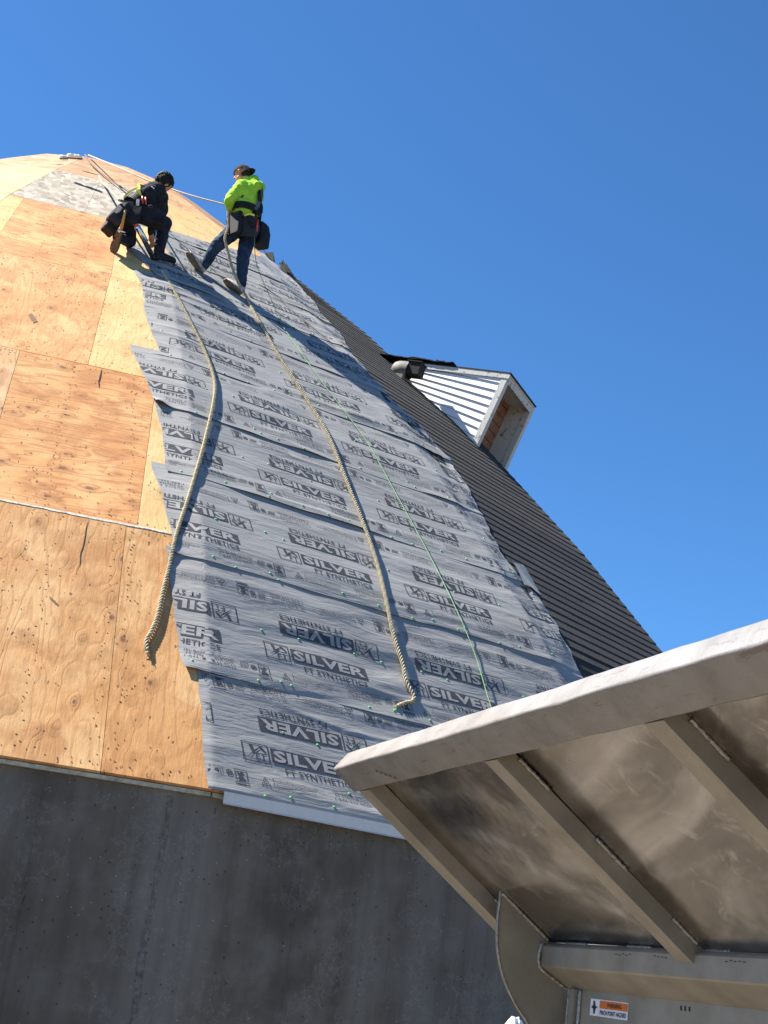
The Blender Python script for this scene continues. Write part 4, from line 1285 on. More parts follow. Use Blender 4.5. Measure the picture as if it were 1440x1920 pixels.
def shoe(name, heel, toe, up, L, mat, solemat, parent, wd=.046):
    """a boot with sole: heel and toe points on the ground side, up = instep direction"""
    heel = Vector(heel); toe = Vector(toe); f = (toe - heel).normalized(); up = Vector(up); up = (up - f * up.dot(f)).normalized(); sd = f.cross(up)
    prof = [(0.0, .030, .045), (.04, .035, .075), (.30, .036, .080), (.50, .040, .068), (.72, .047, .050), (.90, .042, .040), (1.0, .022, .028)]
    V = []; n = 12
    for (fx, hw, hh) in prof:
        c = heel + f * (fx * L)
        for i in range(n):
            a = math.pi * i / (n - 1)
            V.append(c + sd * (math.cos(a) * hw * (1.0 if i not in (0, n - 1) else .96)) + up * (.022 + math.sin(a) * hh))
    m = len(prof)
    Fc = [(j * n + i, j * n + i + 1, (j + 1) * n + i + 1, (j + 1) * n + i) for j in range(m - 1) for i in range(n - 1)] + [tuple(range(n))[::-1], tuple(range((m - 1) * n, m * n))] + [(j * n, (j + 1) * n, (j + 1) * n + n - 1, j * n + n - 1) for j in range(m - 1)]
    up_ = part(name, V, Fc, mat, parent, True)
    V = []
    out = [(-.02, .020), (.02, .034), (.25, .037), (.45, .038), (.68, .051), (.88, .046), (1.0, .028), (1.03, .006)]
    ring = [heel + f * (x * L) + sd * w_ for x, w_ in out] + [heel + f * (x * L) - sd * w_ for x, w_ in out[::-1]]
    nn_ = len(ring); V = [p - up * .002 for p in ring] + [p + up * .026 for p in ring]
    part('boot_sole', V, [tuple(range(nn_))[::-1], tuple(range(nn_, 2 * nn_))] + [(i, (i + 1) % nn_, nn_ + (i + 1) % nn_, nn_ + i) for i in range(nn_)], solemat, up_ if False else parent)
    return up_


def strap(name, pts, wd, th, nrm, mat, parent):
    C_ = crom(pts, .03); n = len(C_); V = []
    for i in range(n):
        T = (C_[min(i + 1, n - 1)] - C_[max(i - 1, 0)]).normalized(); nn = Vector(nrm) if not callable(nrm) else nrm(C_[i])
        sd = T.cross(nn).normalized(); nn = sd.cross(T).normalized()
        V += [C_[i] + sd * wd / 2, C_[i] - sd * wd / 2, C_[i] - sd * wd / 2 + nn * th, C_[i] + sd * wd / 2 + nn * th]
    Fc = [(i * 4 + j, i * 4 + (j + 1) % 4, (i + 1) * 4 + (j + 1) % 4, (i + 1) * 4 + j) for i in range(n - 1) for j in range(4)] + [(3, 2, 1, 0), tuple(range(4 * n - 4, 4 * n))]
    return part(name, V, Fc, mat, parent)


def head(name, c, facing, up, mats, parent, r=.098):
    """a head with brow, nose, mouth, chin and ears; returns object"""
    f = Vector(facing).normalized(); u = Vector(up); u = (u - f * u.dot(f)).normalized(); s = f.cross(u)
    c = Vector(c)
    def L(x, y, z): return c + s * x + f * y + u * z
    S = [(L(0, -.012, .045), .085, L(0, .018, .05), .078, 0), (L(0, .02, .0), .070, L(0, .035, -.045), .050, 0), (L(0, .05, -.085), .026, L(0, .03, -.07), .040, 0),
         (L(-.03, .02, -.05), .038, L(.03, .02, -.05), .038, 0), (L(0, .082, .030), .012, L(0, .102, -.008), .014, 0), (L(-.012, .09, -.012), .009, L(.012, .09, -.012), .009, 0),
         (L(-.035, .078, .045), .012, L(.035, .078, .045), .012, 0), (L(-.018, .078, -.042), .009, L(.018, .078, -.042), .009, 0),
         (L(-.082, -.005, .01), .018, L(-.080, -.01, -.02), .012, 0), (L(.082, -.005, .01), .018, L(.080, -.01, -.02), .012, 0)]
    o = body(name, S, ['skin'], parent, .006, 0, 3)
    # eyes
    for q in (-.032, .032):
        lump(L(q, .082, .022), (.010, .006, .006), 2, 'eye', M['black'], parent, 1, 0)
    return o


UPZ = Vector((0, 0, 1))
# ---- standing worker in lime top
t_ = 16.05
p2 = empty('person', rp(29.5, 8.27, .03), 'standing roofer in lime hoodie, backward cap and jeans holding a rope on the roof', 'person', 'roofers on the dome')
heelR = rp(29.3, 8.18, .055); toeR = PX(424, 531, 16.12)
footR_dir = (toeR - heelR).normalized()
ankR = PX(452, 533, 16.10); kneeR = PX(456, 483, 16.20); hipR = PX(469, 430, 16.36)
ankL = PX(384, 498, 16.16); kneeL = PX(404, 463, 16.14); hipL = PX(444, 428, 16.26)
pel = PX(457, 415, 16.32); wst = PX(461, 388, 16.38); chest = PX(466, 362, 16.46); neck = PX(466, 341, 16.50)
shL = PX(451, 350, 16.36); shR = PX(484, 352, 16.60)
elL = PX(430, 376, 16.22); wrL = PX(430, 396, 16.27)
elR = PX(470, 380, 16.72); wrR = PX(443, 397, 16.52)
facing2 = Vector((-.80, .60, 0)).normalized()
S = [(hipL, .105, kneeL, .075, 1), (kneeL, .074, ankL, .056, 1), (hipR, .110, kneeR, .078, 1), (kneeR, .078, ankR, .058, 1),
     (hipL, .118, hipR, .122, 1), (hipL, .118, pel, .13, 1), (pel, .13, PX(462, 402, 16.35), .125, 1),
     (PX(457, 397, 16.30), .115, PX(470, 396, 16.42), .118, 0), (wst, .135, chest, .150, 0), (PX(456, 366, 16.36), .115, PX(477, 368, 16.52), .12, 0), (PX(456, 388, 16.30), .112, PX(473, 387, 16.46), .118, 0),
     (chest, .13, neck, .075, 0), (shL, .080, shR, .085, 0), (shL, .078, elL, .066, 0), (elL, .066, wrL + UPZ * .03, .044, 0), (shR, .078, elR, .066, 0), (elR, .064, wrR, .044, 0),
     (neck, .06, PX(459, 333, 16.52), .055, 2)]
S += hand_segs(wrL, PX(436, 401, 16.35) - wrL, Vector((.6, .5, .2)), 2, .8, 1)
S += hand_segs(wrR, PX(436, 400, 16.42) - wrR, Vector((-.2, .6, -.4)), 2, .8, -1)
S += [(neck + UPZ * .0 + Vector((.05, -.02, .0)), .07, neck + Vector((.10, -.06, -.09)), .075, 0), (neck + Vector((-.06, .03, .0)), .062, neck + Vector((.06, .0, .03)), .066, 0)]
body('body', S, ['hivis', 'jeans', 'skin'], p2)
# trouser cuffs end on boots
fwd = (toeR - heelR).normalized(); upn = (ankR - heelR)
shoe('boot', heelR, toeR, upn, .285, M['boot'], M['sole'], p2)
heelL = PX(376, 514, 16.10); toeL = PX(354, 480, 16.08)
shoe('boot', heelL, toeL, ankL - heelL, .285, M['boot'], M['sole'], p2)
hd = PX(454, 328, 16.54)
face2 = (Vector((-.88, .42, -.28))).normalized()
head('head', hd, face2, Vector((-.1, .05, 1)), None, p2)
# cap, worn backwards: crown and a brim over the nape
fu = face2; uu = Vector((-.1, .05, 1)); uu = (uu - fu * uu.dot(fu)).normalized(); su = fu.cross(uu)
mb = MB(); V = []; n = 20
cc = hd + uu * .048
for j in range(7):
    a = math.pi / 2 * j / 6
    for i in range(n):
        b_ = 2 * math.pi * i / n
        V.append(cc + (su * math.cos(b_) * .093 + fu * math.sin(b_) * .108 - fu * .004) * math.cos(a * .97) + uu * (.088 * math.sin(a) - .012))
mb.add(V, [(j * n + i, j * n + (i + 1) % n, (j + 1) * n + (i + 1) % n, (j + 1) * n + i) for j in range(6) for i in range(n)] + [tuple(range(6 * n, 7 * n))])
V = []
for i in range(9):
    b_ = math.pi + math.pi * (i + 1) / 10
    V += [cc + su * math.cos(b_) * .092 + fu * math.sin(b_) * .105 - uu * .012, cc + su * math.cos(b_) * .082 + fu * (math.sin(b_) * .175) - uu * .045]
m_ = len(V); V += [v + uu * .006 for v in V]
mb.add(V, [(2 * i, 2 * i + 1, 2 * i + 3, 2 * i + 2) for i in range(8)] + [(m_ + 2 * i, m_ + 2 * i + 2, m_ + 2 * i + 3, m_ + 2 * i + 1) for i in range(8)] + [(2 * i + 1, m_ + 2 * i + 1, m_ + 2 * i + 3, 2 * i + 3) for i in range(8)])
mb.build('cap', M['blackcloth'], p2, True)
lump(hd - fu * .045 - uu * .02, (.07, .06, .06), 3, 'hair', M['hair'], p2, 3, .08)


def belt(name, c, e1, e2, r1, r2, hgt, th, mat, parent, ax=None, a0=0, a1=2 * math.pi):
    ax = e1.cross(e2).normalized() if ax is None else ax
    n = 36; V = []
    closed = abs(a1 - a0 - 2 * math.pi) < 1e-3
    for i in range(n + (0 if closed else 1)):
        a = a0 + (a1 - a0) * i / n
        for rr, h in ((0, -hgt / 2), (th, -hgt / 2), (th, hgt / 2), (0, hgt / 2)):
            V.append(c + e1 * math.cos(a) * (r1 + rr) + e2 * math.sin(a) * (r2 + rr) + ax * h)
    m = len(V) // 4
    rngm = m if closed else m - 1
    Fc = [(i * 4 + j, ((i + 1) % m) * 4 + j, ((i + 1) % m) * 4 + (j + 1) % 4, i * 4 + (j + 1) % 4) for i in range(rngm) for j in range(4)]
    return part(name, V, Fc, mat, parent, False)


spine = (neck - pel).normalized()
fr2 = (facing2 - spine * facing2.dot(spine)).normalized(); sr2 = fr2.cross(spine)
bc = PX(462, 399, 16.36)
belt('tool_belt', bc, sr2, fr2, .188, .150, .085, .012, M['leather'], p2, spine)


def pouch(name, c, up, out, w_, h_, d_, mat, parent, flare=1.12):
    up = Vector(up).normalized(); out = Vector(out); out = (out - up * out.dot(up)).normalized(); sd = up.cross(out)
    V = []
    for hh, k in ((h_ / 2, .95), (h_ * .1, flare), (-h_ / 2 + .015, flare), (-h_ / 2, .96)):
        for i in range(12):
            a = 2 * math.pi * i / 12; cx = math.copysign(abs(math.cos(a)) ** .3, math.cos(a)); sy = math.copysign(abs(math.sin(a)) ** .3, math.sin(a))
            V.append(Vector(c) + up * hh + sd * cx * w_ / 2 * k + out * (sy * d_ / 2 * k))
    Fc = [(j * 12 + i, (j + 1) * 12 + i, (j + 1) * 12 + (i + 1) % 12, j * 12 + (i + 1) % 12) for j in range(3) for i in range(12)] + [tuple(range(12)), tuple(range(36, 48))[::-1]]
    wn = vnoise(np.array([v.x * 14 for v in V]), np.array([v.z * 14 + v.y * 5 for v in V]), 77) * .010
    V = [v + (v - Vector(c)).normalized() * float(q) for v, q in zip(V, wn)]
    return part(name, V, Fc, mat, parent, False)
camd = (-PX(460, 420, 1)).normalized()
pouch('tool_pouch', PX(488, 442, 16.45), spine, Vector((.8, -.5, 0)), .17, .29, .15, M['leather'], p2)
pouch('tool_pouch', PX(440, 420, 16.14), spine, Vector((-.65, -.7, 0)), .19, .27, .06, M['leather'], p2, 1.0)
pouch('tool_pouch', PX(466, 425, 16.19), spine, Vector((.2, -1, 0)), .17, .25, .05, M['pouch_grey'], p2, 1.0)
# harness webbing over the back
bk = lambda u, v, t: PX(u, v, t)
strap('harness_strap', [bk(483, 341, 16.47), bk(489, 352, 16.44), bk(490, 366, 16.40), bk(486, 380, 16.33), bk(478, 392, 16.24)], .045, .006, camd, M['grey_web'], p2)
strap('harness_strap', [bk(478, 341, 16.42), bk(485, 356, 16.38), bk(486, 372, 16.33), bk(490, 388, 16.36), bk(489, 400, 16.34)], .04, .006, camd, M['blackcloth'], p2)
strap('harness_strap', [bk(458, 346, 16.36), bk(463, 352, 16.31), bk(456, 366, 16.26), bk(447, 378, 16.22), bk(446, 390, 16.18)], .018, .004, camd, M['blackcloth'], p2)
strap('harness_strap', [bk(458, 404, 16.18), bk(468, 401, 16.19), bk(477, 404, 16.22)], .022, .006, camd, M['yellow_web'], p2)
strap('leg_loop', [bk(466, 404, 16.19), bk(471, 420, 16.17), bk(474, 436, 16.18), bk(471, 452, 16.16)], .04, .006, camd, M['blackcloth'], p2)
lump(PX(484, 366, 16.40), (.02, .012, .035), 6, 'back_print', M['black'], p2, 2, .5)
mb = MB(); mb.tube([PX(484, 412, 16.2), PX(481, 434, 16.18)], .012, 8); mb.build('tool_handle', M['red_plastic'], p2, True)

# ---- kneeling worker in black
q1 = 15.72
p1 = empty('person', rp(18.6, 8.30, .03), 'bare-headed roofer in black work clothes kneeling at the edge of the underlayment', 'person', 'roofers on the dome')
pel1 = PX(250, 395, 15.78); mid1 = PX(270, 376, 15.86); ch1 = PX(288, 364, 15.92); nk1 = PX(298, 357, 15.94)
hipl = PX(240, 400, 15.68); hipr = PX(262, 401, 15.86)
knl = PX(243, 452, 15.85); ankl = PX(220, 445, 15.52)
knr = PX(309, 418, 15.98); ankr = PX(298, 472, 15.82)
sl = PX(277, 362, 15.76); sr = PX(302, 370, 16.08)
ell = PX(284, 402, 15.72); wrl = PX(283, 436, 15.70)
elr = PX(306, 396, 16.08); wrr = PX(290, 444, 15.92)
S = [(hipl, .105, knl, .080, 1), (knl, .076, ankl, .055, 1), (hipr, .112, knr, .080, 1), (knr, .078, ankr, .062, 1), (hipl, .118, hipr, .118, 1), (pel1, .135, mid1, .125, 0),
     (PX(262, 374, 15.8), .10, PX(280, 362, 15.85), .11, 0), (mid1, .132, ch1, .150, 0), (PX(268, 388, 15.9), .12, PX(294, 376, 16.0), .13, 0), (ch1, .14, nk1, .08, 0), (sl, .085, sr, .088, 0),
     (sl, .075, ell, .060, 0), (ell, .055, wrl, .040, 0), (sr, .078, elr, .062, 0), (elr, .058, wrr, .040, 0), (nk1, .058, PX(303, 351, 15.96), .055, 2)]
S += hand_segs(wrl, PX(283, 452, 15.72) - wrl, Vector((.5, .6, 0)), 2, .7, 1)
S += hand_segs(wrr, PX(286, 462, 15.86) - wrr, Vector((-.5, .5, 0)), 2, .7, -1)
body('body', S, ['blackcloth', 'navycloth', 'skin'], p1)
h1c = PX(304, 346, 15.98); f1 = Vector((.42, .88, -.55)).normalized(); u1 = Vector((.45, .1, .8)).normalized()
head('head', h1c, f1, u1, None, p1)
u1 = (u1 - f1 * u1.dot(f1)).normalized(); s1_ = f1.cross(u1)
bm = bmesh.new(); bmesh.ops.create_icosphere(bm, subdivisions=5, radius=1)
hcx = h1c + u1 * .045 - f1 * .018
Vp = np.array([v.co[:] for v in bm.verts])
nz = vnoise(Vp[:, 0] * 9 + 3, Vp[:, 1] * 9 + Vp[:, 2] * 7, 21) * .10 + vnoise(Vp[:, 0] * 22, Vp[:, 2] * 22 + Vp[:, 1] * 9, 22) * .09
for v, q in zip(bm.verts, nz):
    k = 1.0 + q
    if v.co.y > .45 and v.co.z < .25: k *= .72
    if v.co.z < -.75: k *= .8
    v.co = hcx + (s1_ * v.co.x * .098 + f1 * v.co.y * .108 + u1 * v.co.z * .105) * k
me = bpy.data.meshes.new('hair'); bm.to_mesh(me); bm.free(); me.polygons.foreach_set('use_smooth', [True] * len(me.polygons)); link('hair', me, p1, M['hair'])
shoe('boot', PX(223, 434, 15.42), PX(212, 470, 15.55), Vector((.15, 1, .25)), .27, M['boot_black'], M['sole'], p1)
hR = rp(21.0, 8.22, .05)
shoe('boot', PX(289, 486, 15.72), PX(326, 492, 15.90), Vector((-.1, -.2, 1)), .28, M['boot_black'], M['boot_black'], p1)
sp1 = (nk1 - pel1).normalized(); fb1 = Vector((0.3, .2, -1)); fb1 = (fb1 - sp1 * fb1.dot(sp1)).normalized(); sb1 = fb1.cross(sp1)
belt('tool_belt', PX(257, 388, 15.80), sb1, fb1, .178, .155, .09, .012, M['leather'], p1, sp1)
dnv = Vector((0, 0, -1))
pouch('tool_pouch', PX(208, 423, 15.50), Vector((.30, .2, 1)), Vector((-.8, -.5, 0)), .15, .20, .13, M['leather'], p1)
pouch('tool_pouch', PX(213, 412, 15.44), Vector((.35, .2, 1)), Vector((-.8, -.5, 0)), .13, .09, .13, M['pouch_grey'], p1)
pouch('tool_pouch', PX(226, 398, 15.52), Vector((.4, .2, 1)), Vector((-.6, -.6, 0)), .19, .20, .10, M['blackcloth'], p1)
pouch('tool_pouch', PX(246, 402, 15.52), Vector((.2, .1, 1)), Vector((0, -1, 0)), .20, .22, .08, M['leather'], p1)
pouch('tool_pouch', PX(287, 408, 15.62), Vector((.0, .1, 1)), Vector((.2, -1, 0)), .26, .20, .10, M['blackcloth'], p1)
strap('harness_strap', [PX(262, 344, 15.80), PX(259, 351, 15.72), PX(260, 360, 15.69), PX(262, 368, 15.69)], .045, .006, camd, M['yellow_web'], p1)
strap('harness_strap', [PX(258, 352, 15.72), PX(249, 356, 15.72), PX(240, 362, 15.70), PX(232, 371, 15.66)], .02, .006, camd, M['yellow_web'], p1)
strap('harness_strap', [PX(262, 348, 15.76), PX(276, 352, 15.74), PX(284, 356, 15.74)], .035, .006, camd, M['grey_web'], p1)
strap('harness_strap', [PX(226, 376, 15.58), PX(236, 379, 15.56), PX(250, 381, 15.58)], .03, .006, camd, M['grey_web'], p1)
strap('harness_strap', [PX(259, 372, 15.64), PX(258, 386, 15.56), PX(261, 402, 15.54), PX(257, 416, 15.52)], .035, .008, camd, M['grey_web'], p1)
lump(PX(284, 353, 15.745), (.032, .012, .022), 8, 'shirt_emblem', M['white'], p1, 2, .4)
lump(PX(282, 388, 15.60), (.035, .02, .030), 5, 'belt_clip', M['pouch_grey'], p1, 2, .3)
for (x, y) in ((267, 374), (273, 376)):
    mb = MB(); mb.tube([PX(x, y - 6, 15.62), PX(x + 1, y + 8, 15.60)], .010, 7); mb.build('red_tool_grip', M['red_plastic'], p1, True)
lump(PX(256, 408, 15.50), (.012, .010, .022), 3, 'snap_hook', M['bright_metal'], p1, 2, .2)

# hammer hanging from the belt of the kneeling worker: its own thing
hm = empty('hammer', PX(227, 432, 15.42), 'wooden-handled hammer hanging from the tool belt of the kneeling worker', 'hammer')
mb = MB(); mb.tube([PX(235, 393, 15.42), PX(232, 408, 15.41), PX(227, 430, 15.41)], [.013, .016, .019], 10); mb.build('handle', M['hammer_wood'], hm, True)
mb = MB(); mb.tube([PX(221, 431, 15.41), PX(226, 435, 15.41)], .017, 10); mb.tube([PX(226, 433, 15.41), PX(236, 436, 15.42)], [.013, .005], 8); mb.build('head', M['bright_metal'], hm, True)
# stand-up cap nailer with bright barrel
nlr = empty('cap_nailer', PX(285, 480, 15.72), 'silver-barrelled nailing tool held upright on the underlayment by the kneeling worker', 'tool')
mb = MB(); mb.tube([PX(257, 424, 15.46), PX(273, 453, 15.56)], .034, 16); mb.build('barrel', M['bright_metal'], nlr, True)
mb = MB(); mb.tube([PX(254, 420, 15.45), PX(257, 425, 15.46)], .024, 12); mb.build('end_cap', M['red_plastic'], nlr, True)
mb = MB(); mb.tube([PX(256, 428, 15.44), PX(284, 484, 15.68)], .011, 8); mb.tube([PX(273, 453, 15.56), PX(283, 474, 15.64), PX(288, 492, 15.74)], [.022, .028, .016], 8); mb.build('rod', M['dark_metal'], nlr, True)
mb = MB(); mb.tube([PX(293, 432, 15.8), PX(290, 444, 15.78), PX(289, 455, 15.76)], .016, 8); mb.build('grip', M['bright_metal'], nlr, True)

# ------------------------------------------------------------------ truck dump body in the foreground
bu = Vector((-0.2995, 0.9541, 0)).normalized(); bh = Vector((bu.y, -bu.x, 0)); bz = Vector((0, 0, 1))
tau = rad(145)
bv = bh * math.cos(tau) + bz * math.sin(tau)
bn = bu.cross(bv)
BO = PX(1030, 1765, 4.6)
truck = empty('dump_body', (BO.x, BO.y, GZ), 'bare metal truck dump body with a ribbed overhanging guard sheet at lower right', 'truck body')
def S3(a, w_, nn): return BO + bu * a + bv * w_ + bn * nn
def H3(a, b_, z): return BO + bu * a + bh * b_ + bz * z
def prismS(name, sec, a0, a1, mat, bevel=0.0, smooth=False):
    """section (w, n) swept along a"""
    n = len(sec); V = [S3(a0, w_, q) for w_, q in sec] + [S3(a1, w_, q) for w_, q in sec]
    return part(name, V, [tuple(range(n))[::-1], tuple(range(n, 2 * n))] + [(i, (i + 1) % n, n + (i + 1) % n, n + i) for i in range(n)], mat, truck, smooth)
A0, A1 = .22, -3.6
# guard sheet, subdivided and very slightly buckled
nx, nw = 90, 24; V = []
aa = np.linspace(A0 - .02, A1, nx + 1); ww = np.linspace(-.01, .80, nw + 1)
AA, WW = np.meshgrid(aa, ww, indexing='ij')
buck = .004 * vnoise(AA * 1.7, WW * 2.6, 5) + .002 * vnoise(AA * 5, WW * 5, 6)
for i in range(nx + 1):
    for j in range(nw + 1): V.append(S3(aa[i], ww[j], float(buck[i, j])))
m_ = len(V); V += [Vector(v) + bn * .006 for v in V]
q = lambda i, j: i * (nw + 1) + j
Fc = [(q(i, j), q(i + 1, j), q(i + 1, j + 1), q(i, j + 1)) for i in range(nx) for j in range(nw)]
Fc += [tuple(m_ + k for k in f[::-1]) for f in Fc]
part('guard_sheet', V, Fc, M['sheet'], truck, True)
# rim tube with eased corners
def rounded(w0, w1, n0, n1, r, k=4):
    out = []
    for (cw, cn, a0_) in ((w1 - r, n1 - r, 0), (w0 + r, n1 - r, 90), (w0 + r, n0 + r, 180), (w1 - r, n0 + r, 270)):
        for i in range(k + 1):
            a = rad(a0_ + 90 * i / k); out.append((cw + r * math.cos(a), cn + r * math.sin(a)))
    return out
sec = rounded(.765, .875, -.050, .030, .008)
nseg = 80; V = []; n = len(sec)
for i in range(nseg + 1):
    a = A0 + .02 + (A1 - A0 - .02) * i / nseg
    for (w_, q_) in sec:
        d = .0022 * float(vnoise(np.array([a * 6.0]), np.array([w_ * 30 + q_ * 40]), 14)[0])
        V.append(S3(a, w_ + (.004 * (w_ - .82) / .055) * float(vnoise(np.array([a * 9.]), np.array([q_ * 60]), 15)[0]) * .6, q_ + d))
part('rim_tube', V, [(i * n + j, (i + 1) * n + j, (i + 1) * n + (j + 1) % n, i * n + (j + 1) % n) for i in range(nseg) for j in range(n)] + [tuple(range(n)), tuple(range(nseg * n, nseg * n + n))[::-1]], M['rim'], truck, True)
# end rib along the sheet's far edge and the cross ribs
def rib(a, wdt, hgt, w0, w1, slope=.03, name='rib'):
    sec = [(a, .0), (a, -hgt), (a + wdt - slope, -hgt * .92), (a + wdt, .0)]
    V = [S3(x, w0, y) for x, y in sec] + [S3(x, w1, y) for x, y in sec]
    part(name, V, [(0, 1, 2, 3), (7, 6, 5, 4), (0, 4, 5, 1), (1, 5, 6, 2), (2, 6, 7, 3), (3, 7, 4, 0)], M['steel'], truck)
rib(.10, .13, .050, -.06, .763, .02, 'edge_rib')
for a in (-.93, -1.78, -2.63, -3.48): rib(a, .115, .050, -.012, .763, .03)
# weld beads: lumpy little tubes
def bead(pts, r=.006, seed=0):
    C_ = crom(pts, .006); mb = MB(); k = len(C_)
    rs = [r * (.75 + .45 * abs(math.sin(i * 1.1 + seed))) for i in range(k)]
    mb.tube(C_, rs, 6); return mb.build('weld_bead', M['weld'], truck, True)
for a in (-.93, -1.78, -2.63):
    for (w0, w1) in ((.60, .72), (.30, .42), (.02, .12)): bead([S3(a - .004, w0, -.004), S3(a - .004, w1, -.004)], .006, a)
bead([S3(.096, .02, -.003), S3(.096, .20, -.003)], .005)
for i in range(6): bead([S3(-.12 - i * .40, -.004, -.004), S3(-.26 - i * .40, -.004, -.004)], .006, i)
# channel under the sheet, headboard, stiffeners
def prismH(name, sec, a0, a1, mat, smooth=False, sub=1):
    n = len(sec); V = []
    for i in range(sub + 1):
        a = a0 + (a1 - a0) * i / sub; V += [H3(a, b_, z) for b_, z in sec]
    Fc = [(i * n + j, i * n + (j + 1) % n, (i + 1) * n + (j + 1) % n, (i + 1) * n + j) for i in range(sub) for j in range(n)] + [tuple(range(n))[::-1], tuple(range(sub * n, sub * n + n))]
    return part(name, V, Fc, mat, truck, smooth)
prismH('channel', [(.078, .004), (.0, -.004), (-.022, -.014), (-.027, -.020), (-.027, -.078), (-.022, -.084), (.078, -.137)], -.006, A1, M['steel'])
prismH('headboard', [(.080, .0), (.080, -1.15), (.092, -1.15), (.092, .0)], -.01, A1, M['steel'])
prismH('stiffener', [(.060, -.139), (.060, -1.15), (.079, -1.15), (.079, -.139)], -.055, -.085, M['steel'])
bead([H3(-.100, .076, -.14), H3(-.100, .076, -.32)], .007, 2)
bead([H3(-.020, .076, -.14), H3(-.020, .076, -.34)], .005, 5)
# curved end plate
out = [(-.190, .135), (-.117, .084), (.0, .002), (.079, .004), (.079, -1.0), (.06, -1.0), (.055, -.55), (.03, -.42), (-.012, -.325), (-.05, -.263), (-.092, -.218), (-.126, -.174), (-.150, -.135), (-.167, -.096), (-.180, -.055), (-.187, -.016), (-.191, .026), (-.191, .075), (-.190, .110)]
prismH('end_plate', out, .0, .014, M['steel'])
bead([H3(-.004, -.186, .128), H3(-.004, -.117, .080), H3(-.004, -.005, .0), H3(-.004, -.028, -.012), H3(-.004, -.030, -.080), H3(-.004, .03, -.118), H3(-.004, .076, -.140)], .006, 1)
bead([H3(-.002, x, z) for x, z in out[8:]], .003, 3)
# the rest of the body behind the headboard and a simple chassis with wheels below the view
prismH('body_wall', [(.093, -.02), (.093, -1.15), (1.9, -1.15), (1.9, -.25), (.6, -.10)], -.012, A1 + .01, M['steel'])
mb = MB()
for a in (-.9, -2.7):
    for b_ in (.45, 1.6):
        c0 = H3(a, b_, 0); c0.z = GZ + .36
        V = []; n = 24
        for s_, r_ in ((-.14, .30), (-.13, .36), (.13, .36), (.14, .30)):
            V += [c0 + bh * s_ + (bu * math.cos(2 * math.pi * i / n) + bz * math.sin(2 * math.pi * i / n)) * r_ for i in range(n)]
        mb.V = []; mb.F = []; mb.M = []
        mb.add(V, [(j * n + i, j * n + (i + 1) % n, (j + 1) * n + (i + 1) % n, (j + 1) * n + i) for j in range(3) for i in range(n)] + [tuple(range(n))[::-1], tuple(range(3 * n, 4 * n))])
        mb.build('wheel', M['boot_black'], truck, True)
prismH('chassis_rail', [(.5, -1.15), (.5, -1.35), (1.55, -1.35), (1.55, -1.15)], -.2, A1, M['dark_metal'])
# warning sticker on the headboard
def flat_on_board(name, VF, mat, lift, parent):
    V = [H3(-.17 - x, .0795 - lift, -.160 - y) for x, y in VF[0]]
    n = len(V); V2 = V + [v - bh * -.0004 for v in V]
    return part(name, V, [tuple(f) for f in VF[1]], mat, parent)
stk = flat_on_board('warning_sticker', ([(0, 0), (.24, 0), (.24, .050), (0, .050)], [(0, 1, 2, 3)]), M['white'], .0012, truck)
def sub_flat(name, VF, mat, lift):
    V = [H3(-.17 - x, .0795 - lift, -.160 - y) for x, y in VF[0]]
    o = part(name, V, VF[1], mat, None)
    o.parent = stk; o.matrix_basis = stk.matrix_basis.inverted() @ Matrix.Translation(Vector((0, 0, 0))) if False else Matrix.Identity(4)
    return o
def up_text(s, x0, y0, x1, y1, bold=.0):
    V, Fc = fit_text(s, 0, 0, 1, 1, bold)
    return [(x0 + x * (x1 - x0), y1 - y * (y1 - y0)) for x, y in V], Fc
sub_flat('orange_band', ([(.062, .003), (.237, .003), (.237, .026), (.062, .026)], [(0, 1, 2, 3)]), M['orange_band'], .0020)
sub_flat('lettering', up_text('WARNING', .110, .008, .200, .021, .02), M['black'], .0026)
sub_flat('lettering', up_text('PINCH POINT HAZARD', .066, .031, .232, .045, .02), M['black'], .0026)
sub_flat('pictogram', ([(.020, .006), (.030, .006), (.034, .020), (.048, .024), (.036, .029), (.034, .044), (.024, .044), (.022, .030), (.010, .026), (.020, .018)], [tuple(range(10))]), M['black'], .0026)
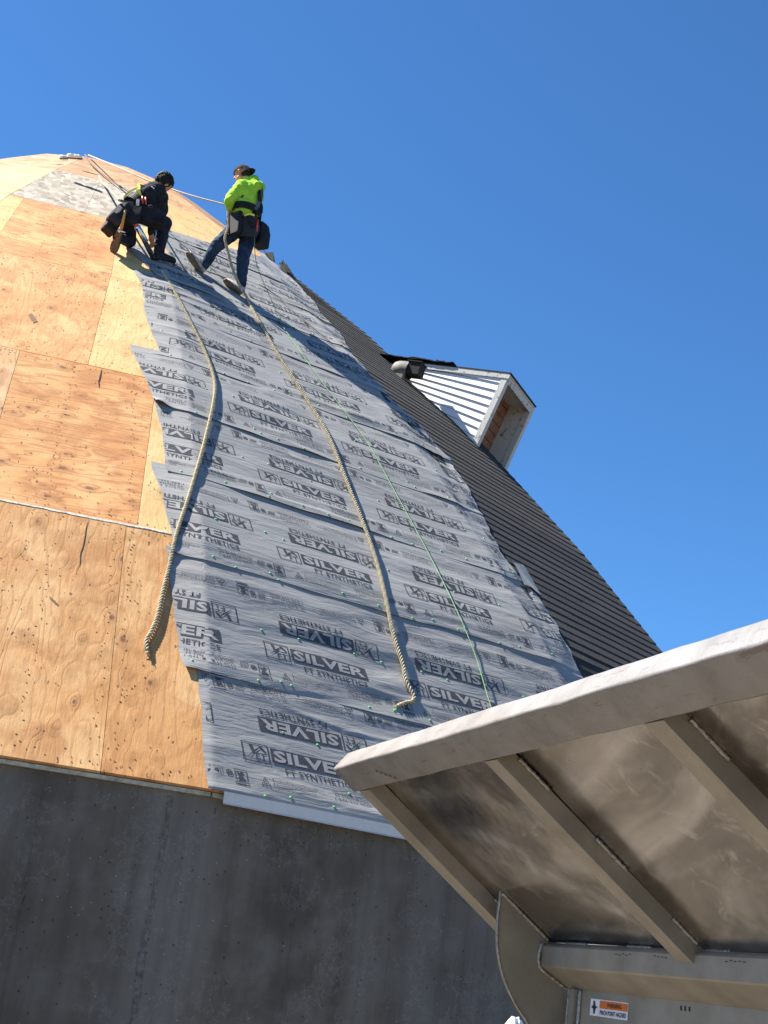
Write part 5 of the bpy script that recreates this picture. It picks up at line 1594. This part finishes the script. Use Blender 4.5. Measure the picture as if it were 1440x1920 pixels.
# pen marks on rim and channel
for (x0, w0, n_) in ((-.10, .80, 5), ):
    mb = MB()
    for i in range(n_):
        a = x0 - .022 * i
        mb.add([S3(a, w0 + .03 - i * .010, -.0525), S3(a - .010, w0 + .028 - i * .010, -.0525), S3(a - .012, w0 + .020 - i * .010, -.0525), S3(a - .003, w0 + .021 - i * .010, -.0525)], [(0, 1, 2, 3)])
    mb.build('pen_mark', M['black'], truck)
for a0_, n_ in ((-.50, 5), (-.72, 4), (-1.08, 5)):
    mb = MB()
    for i in range(n_):
        a = a0_ - .02 * i; z = -.028 + random.uniform(-.003, .003)
        mb.add([H3(a, -.0275, z), H3(a - .014, -.0275, z), H3(a - .014, -.0275, z - .003), H3(a, -.0275, z - .003)], [(0, 1, 2, 3)])
    mb.build('pen_mark', M['ink'], truck)
mb = MB()
for i in range(3):
    a = -.70 - .022 * i; mb.add([H3(a, .0788, -.150), H3(a - .008, .0788, -.150), H3(a - .010, .0788, -.164), H3(a - .002, .0788, -.162)], [(0, 1, 2, 3)])
mb.build('pen_mark', M['black'], truck)

# ------------------------------------------------------------------ plastic-wrapped pile whose tip shows beside the truck
pk = PX(966, 1912, 8.0)
V = []; n = 26; m = 14
for j in range(m + 1):
    f = j / m
    for i in range(n):
        a = 2 * math.pi * i / n
        r = .035 + .62 * f ** .8
        r *= 1 + .16 * float(vnoise(np.array([math.cos(a) * 2.2 + 9]), np.array([math.sin(a) * 2.2 + f * 2]), 44)[0]) + .05 * math.sin(a * 7 + f * 5)
        z = pk.z - f * (pk.z - GZ) + .02 * float(vnoise(np.array([a * 2.]), np.array([f * 9.]), 45)[0]) * (1 - f)
        V.append((pk.x + r * math.cos(a), pk.y + r * math.sin(a) * .6, max(z, GZ)))
Fc = [(j * n + i, j * n + (i + 1) % n, (j + 1) * n + (i + 1) % n, (j + 1) * n + i) for j in range(m) for i in range(n)] + [tuple(range(n))]
o = part('wrapped_pile', V, Fc, M['white'], None, False)
tag(o, 'crumpled white plastic-wrapped pile, its tip showing between concrete wall and truck body', 'pile')
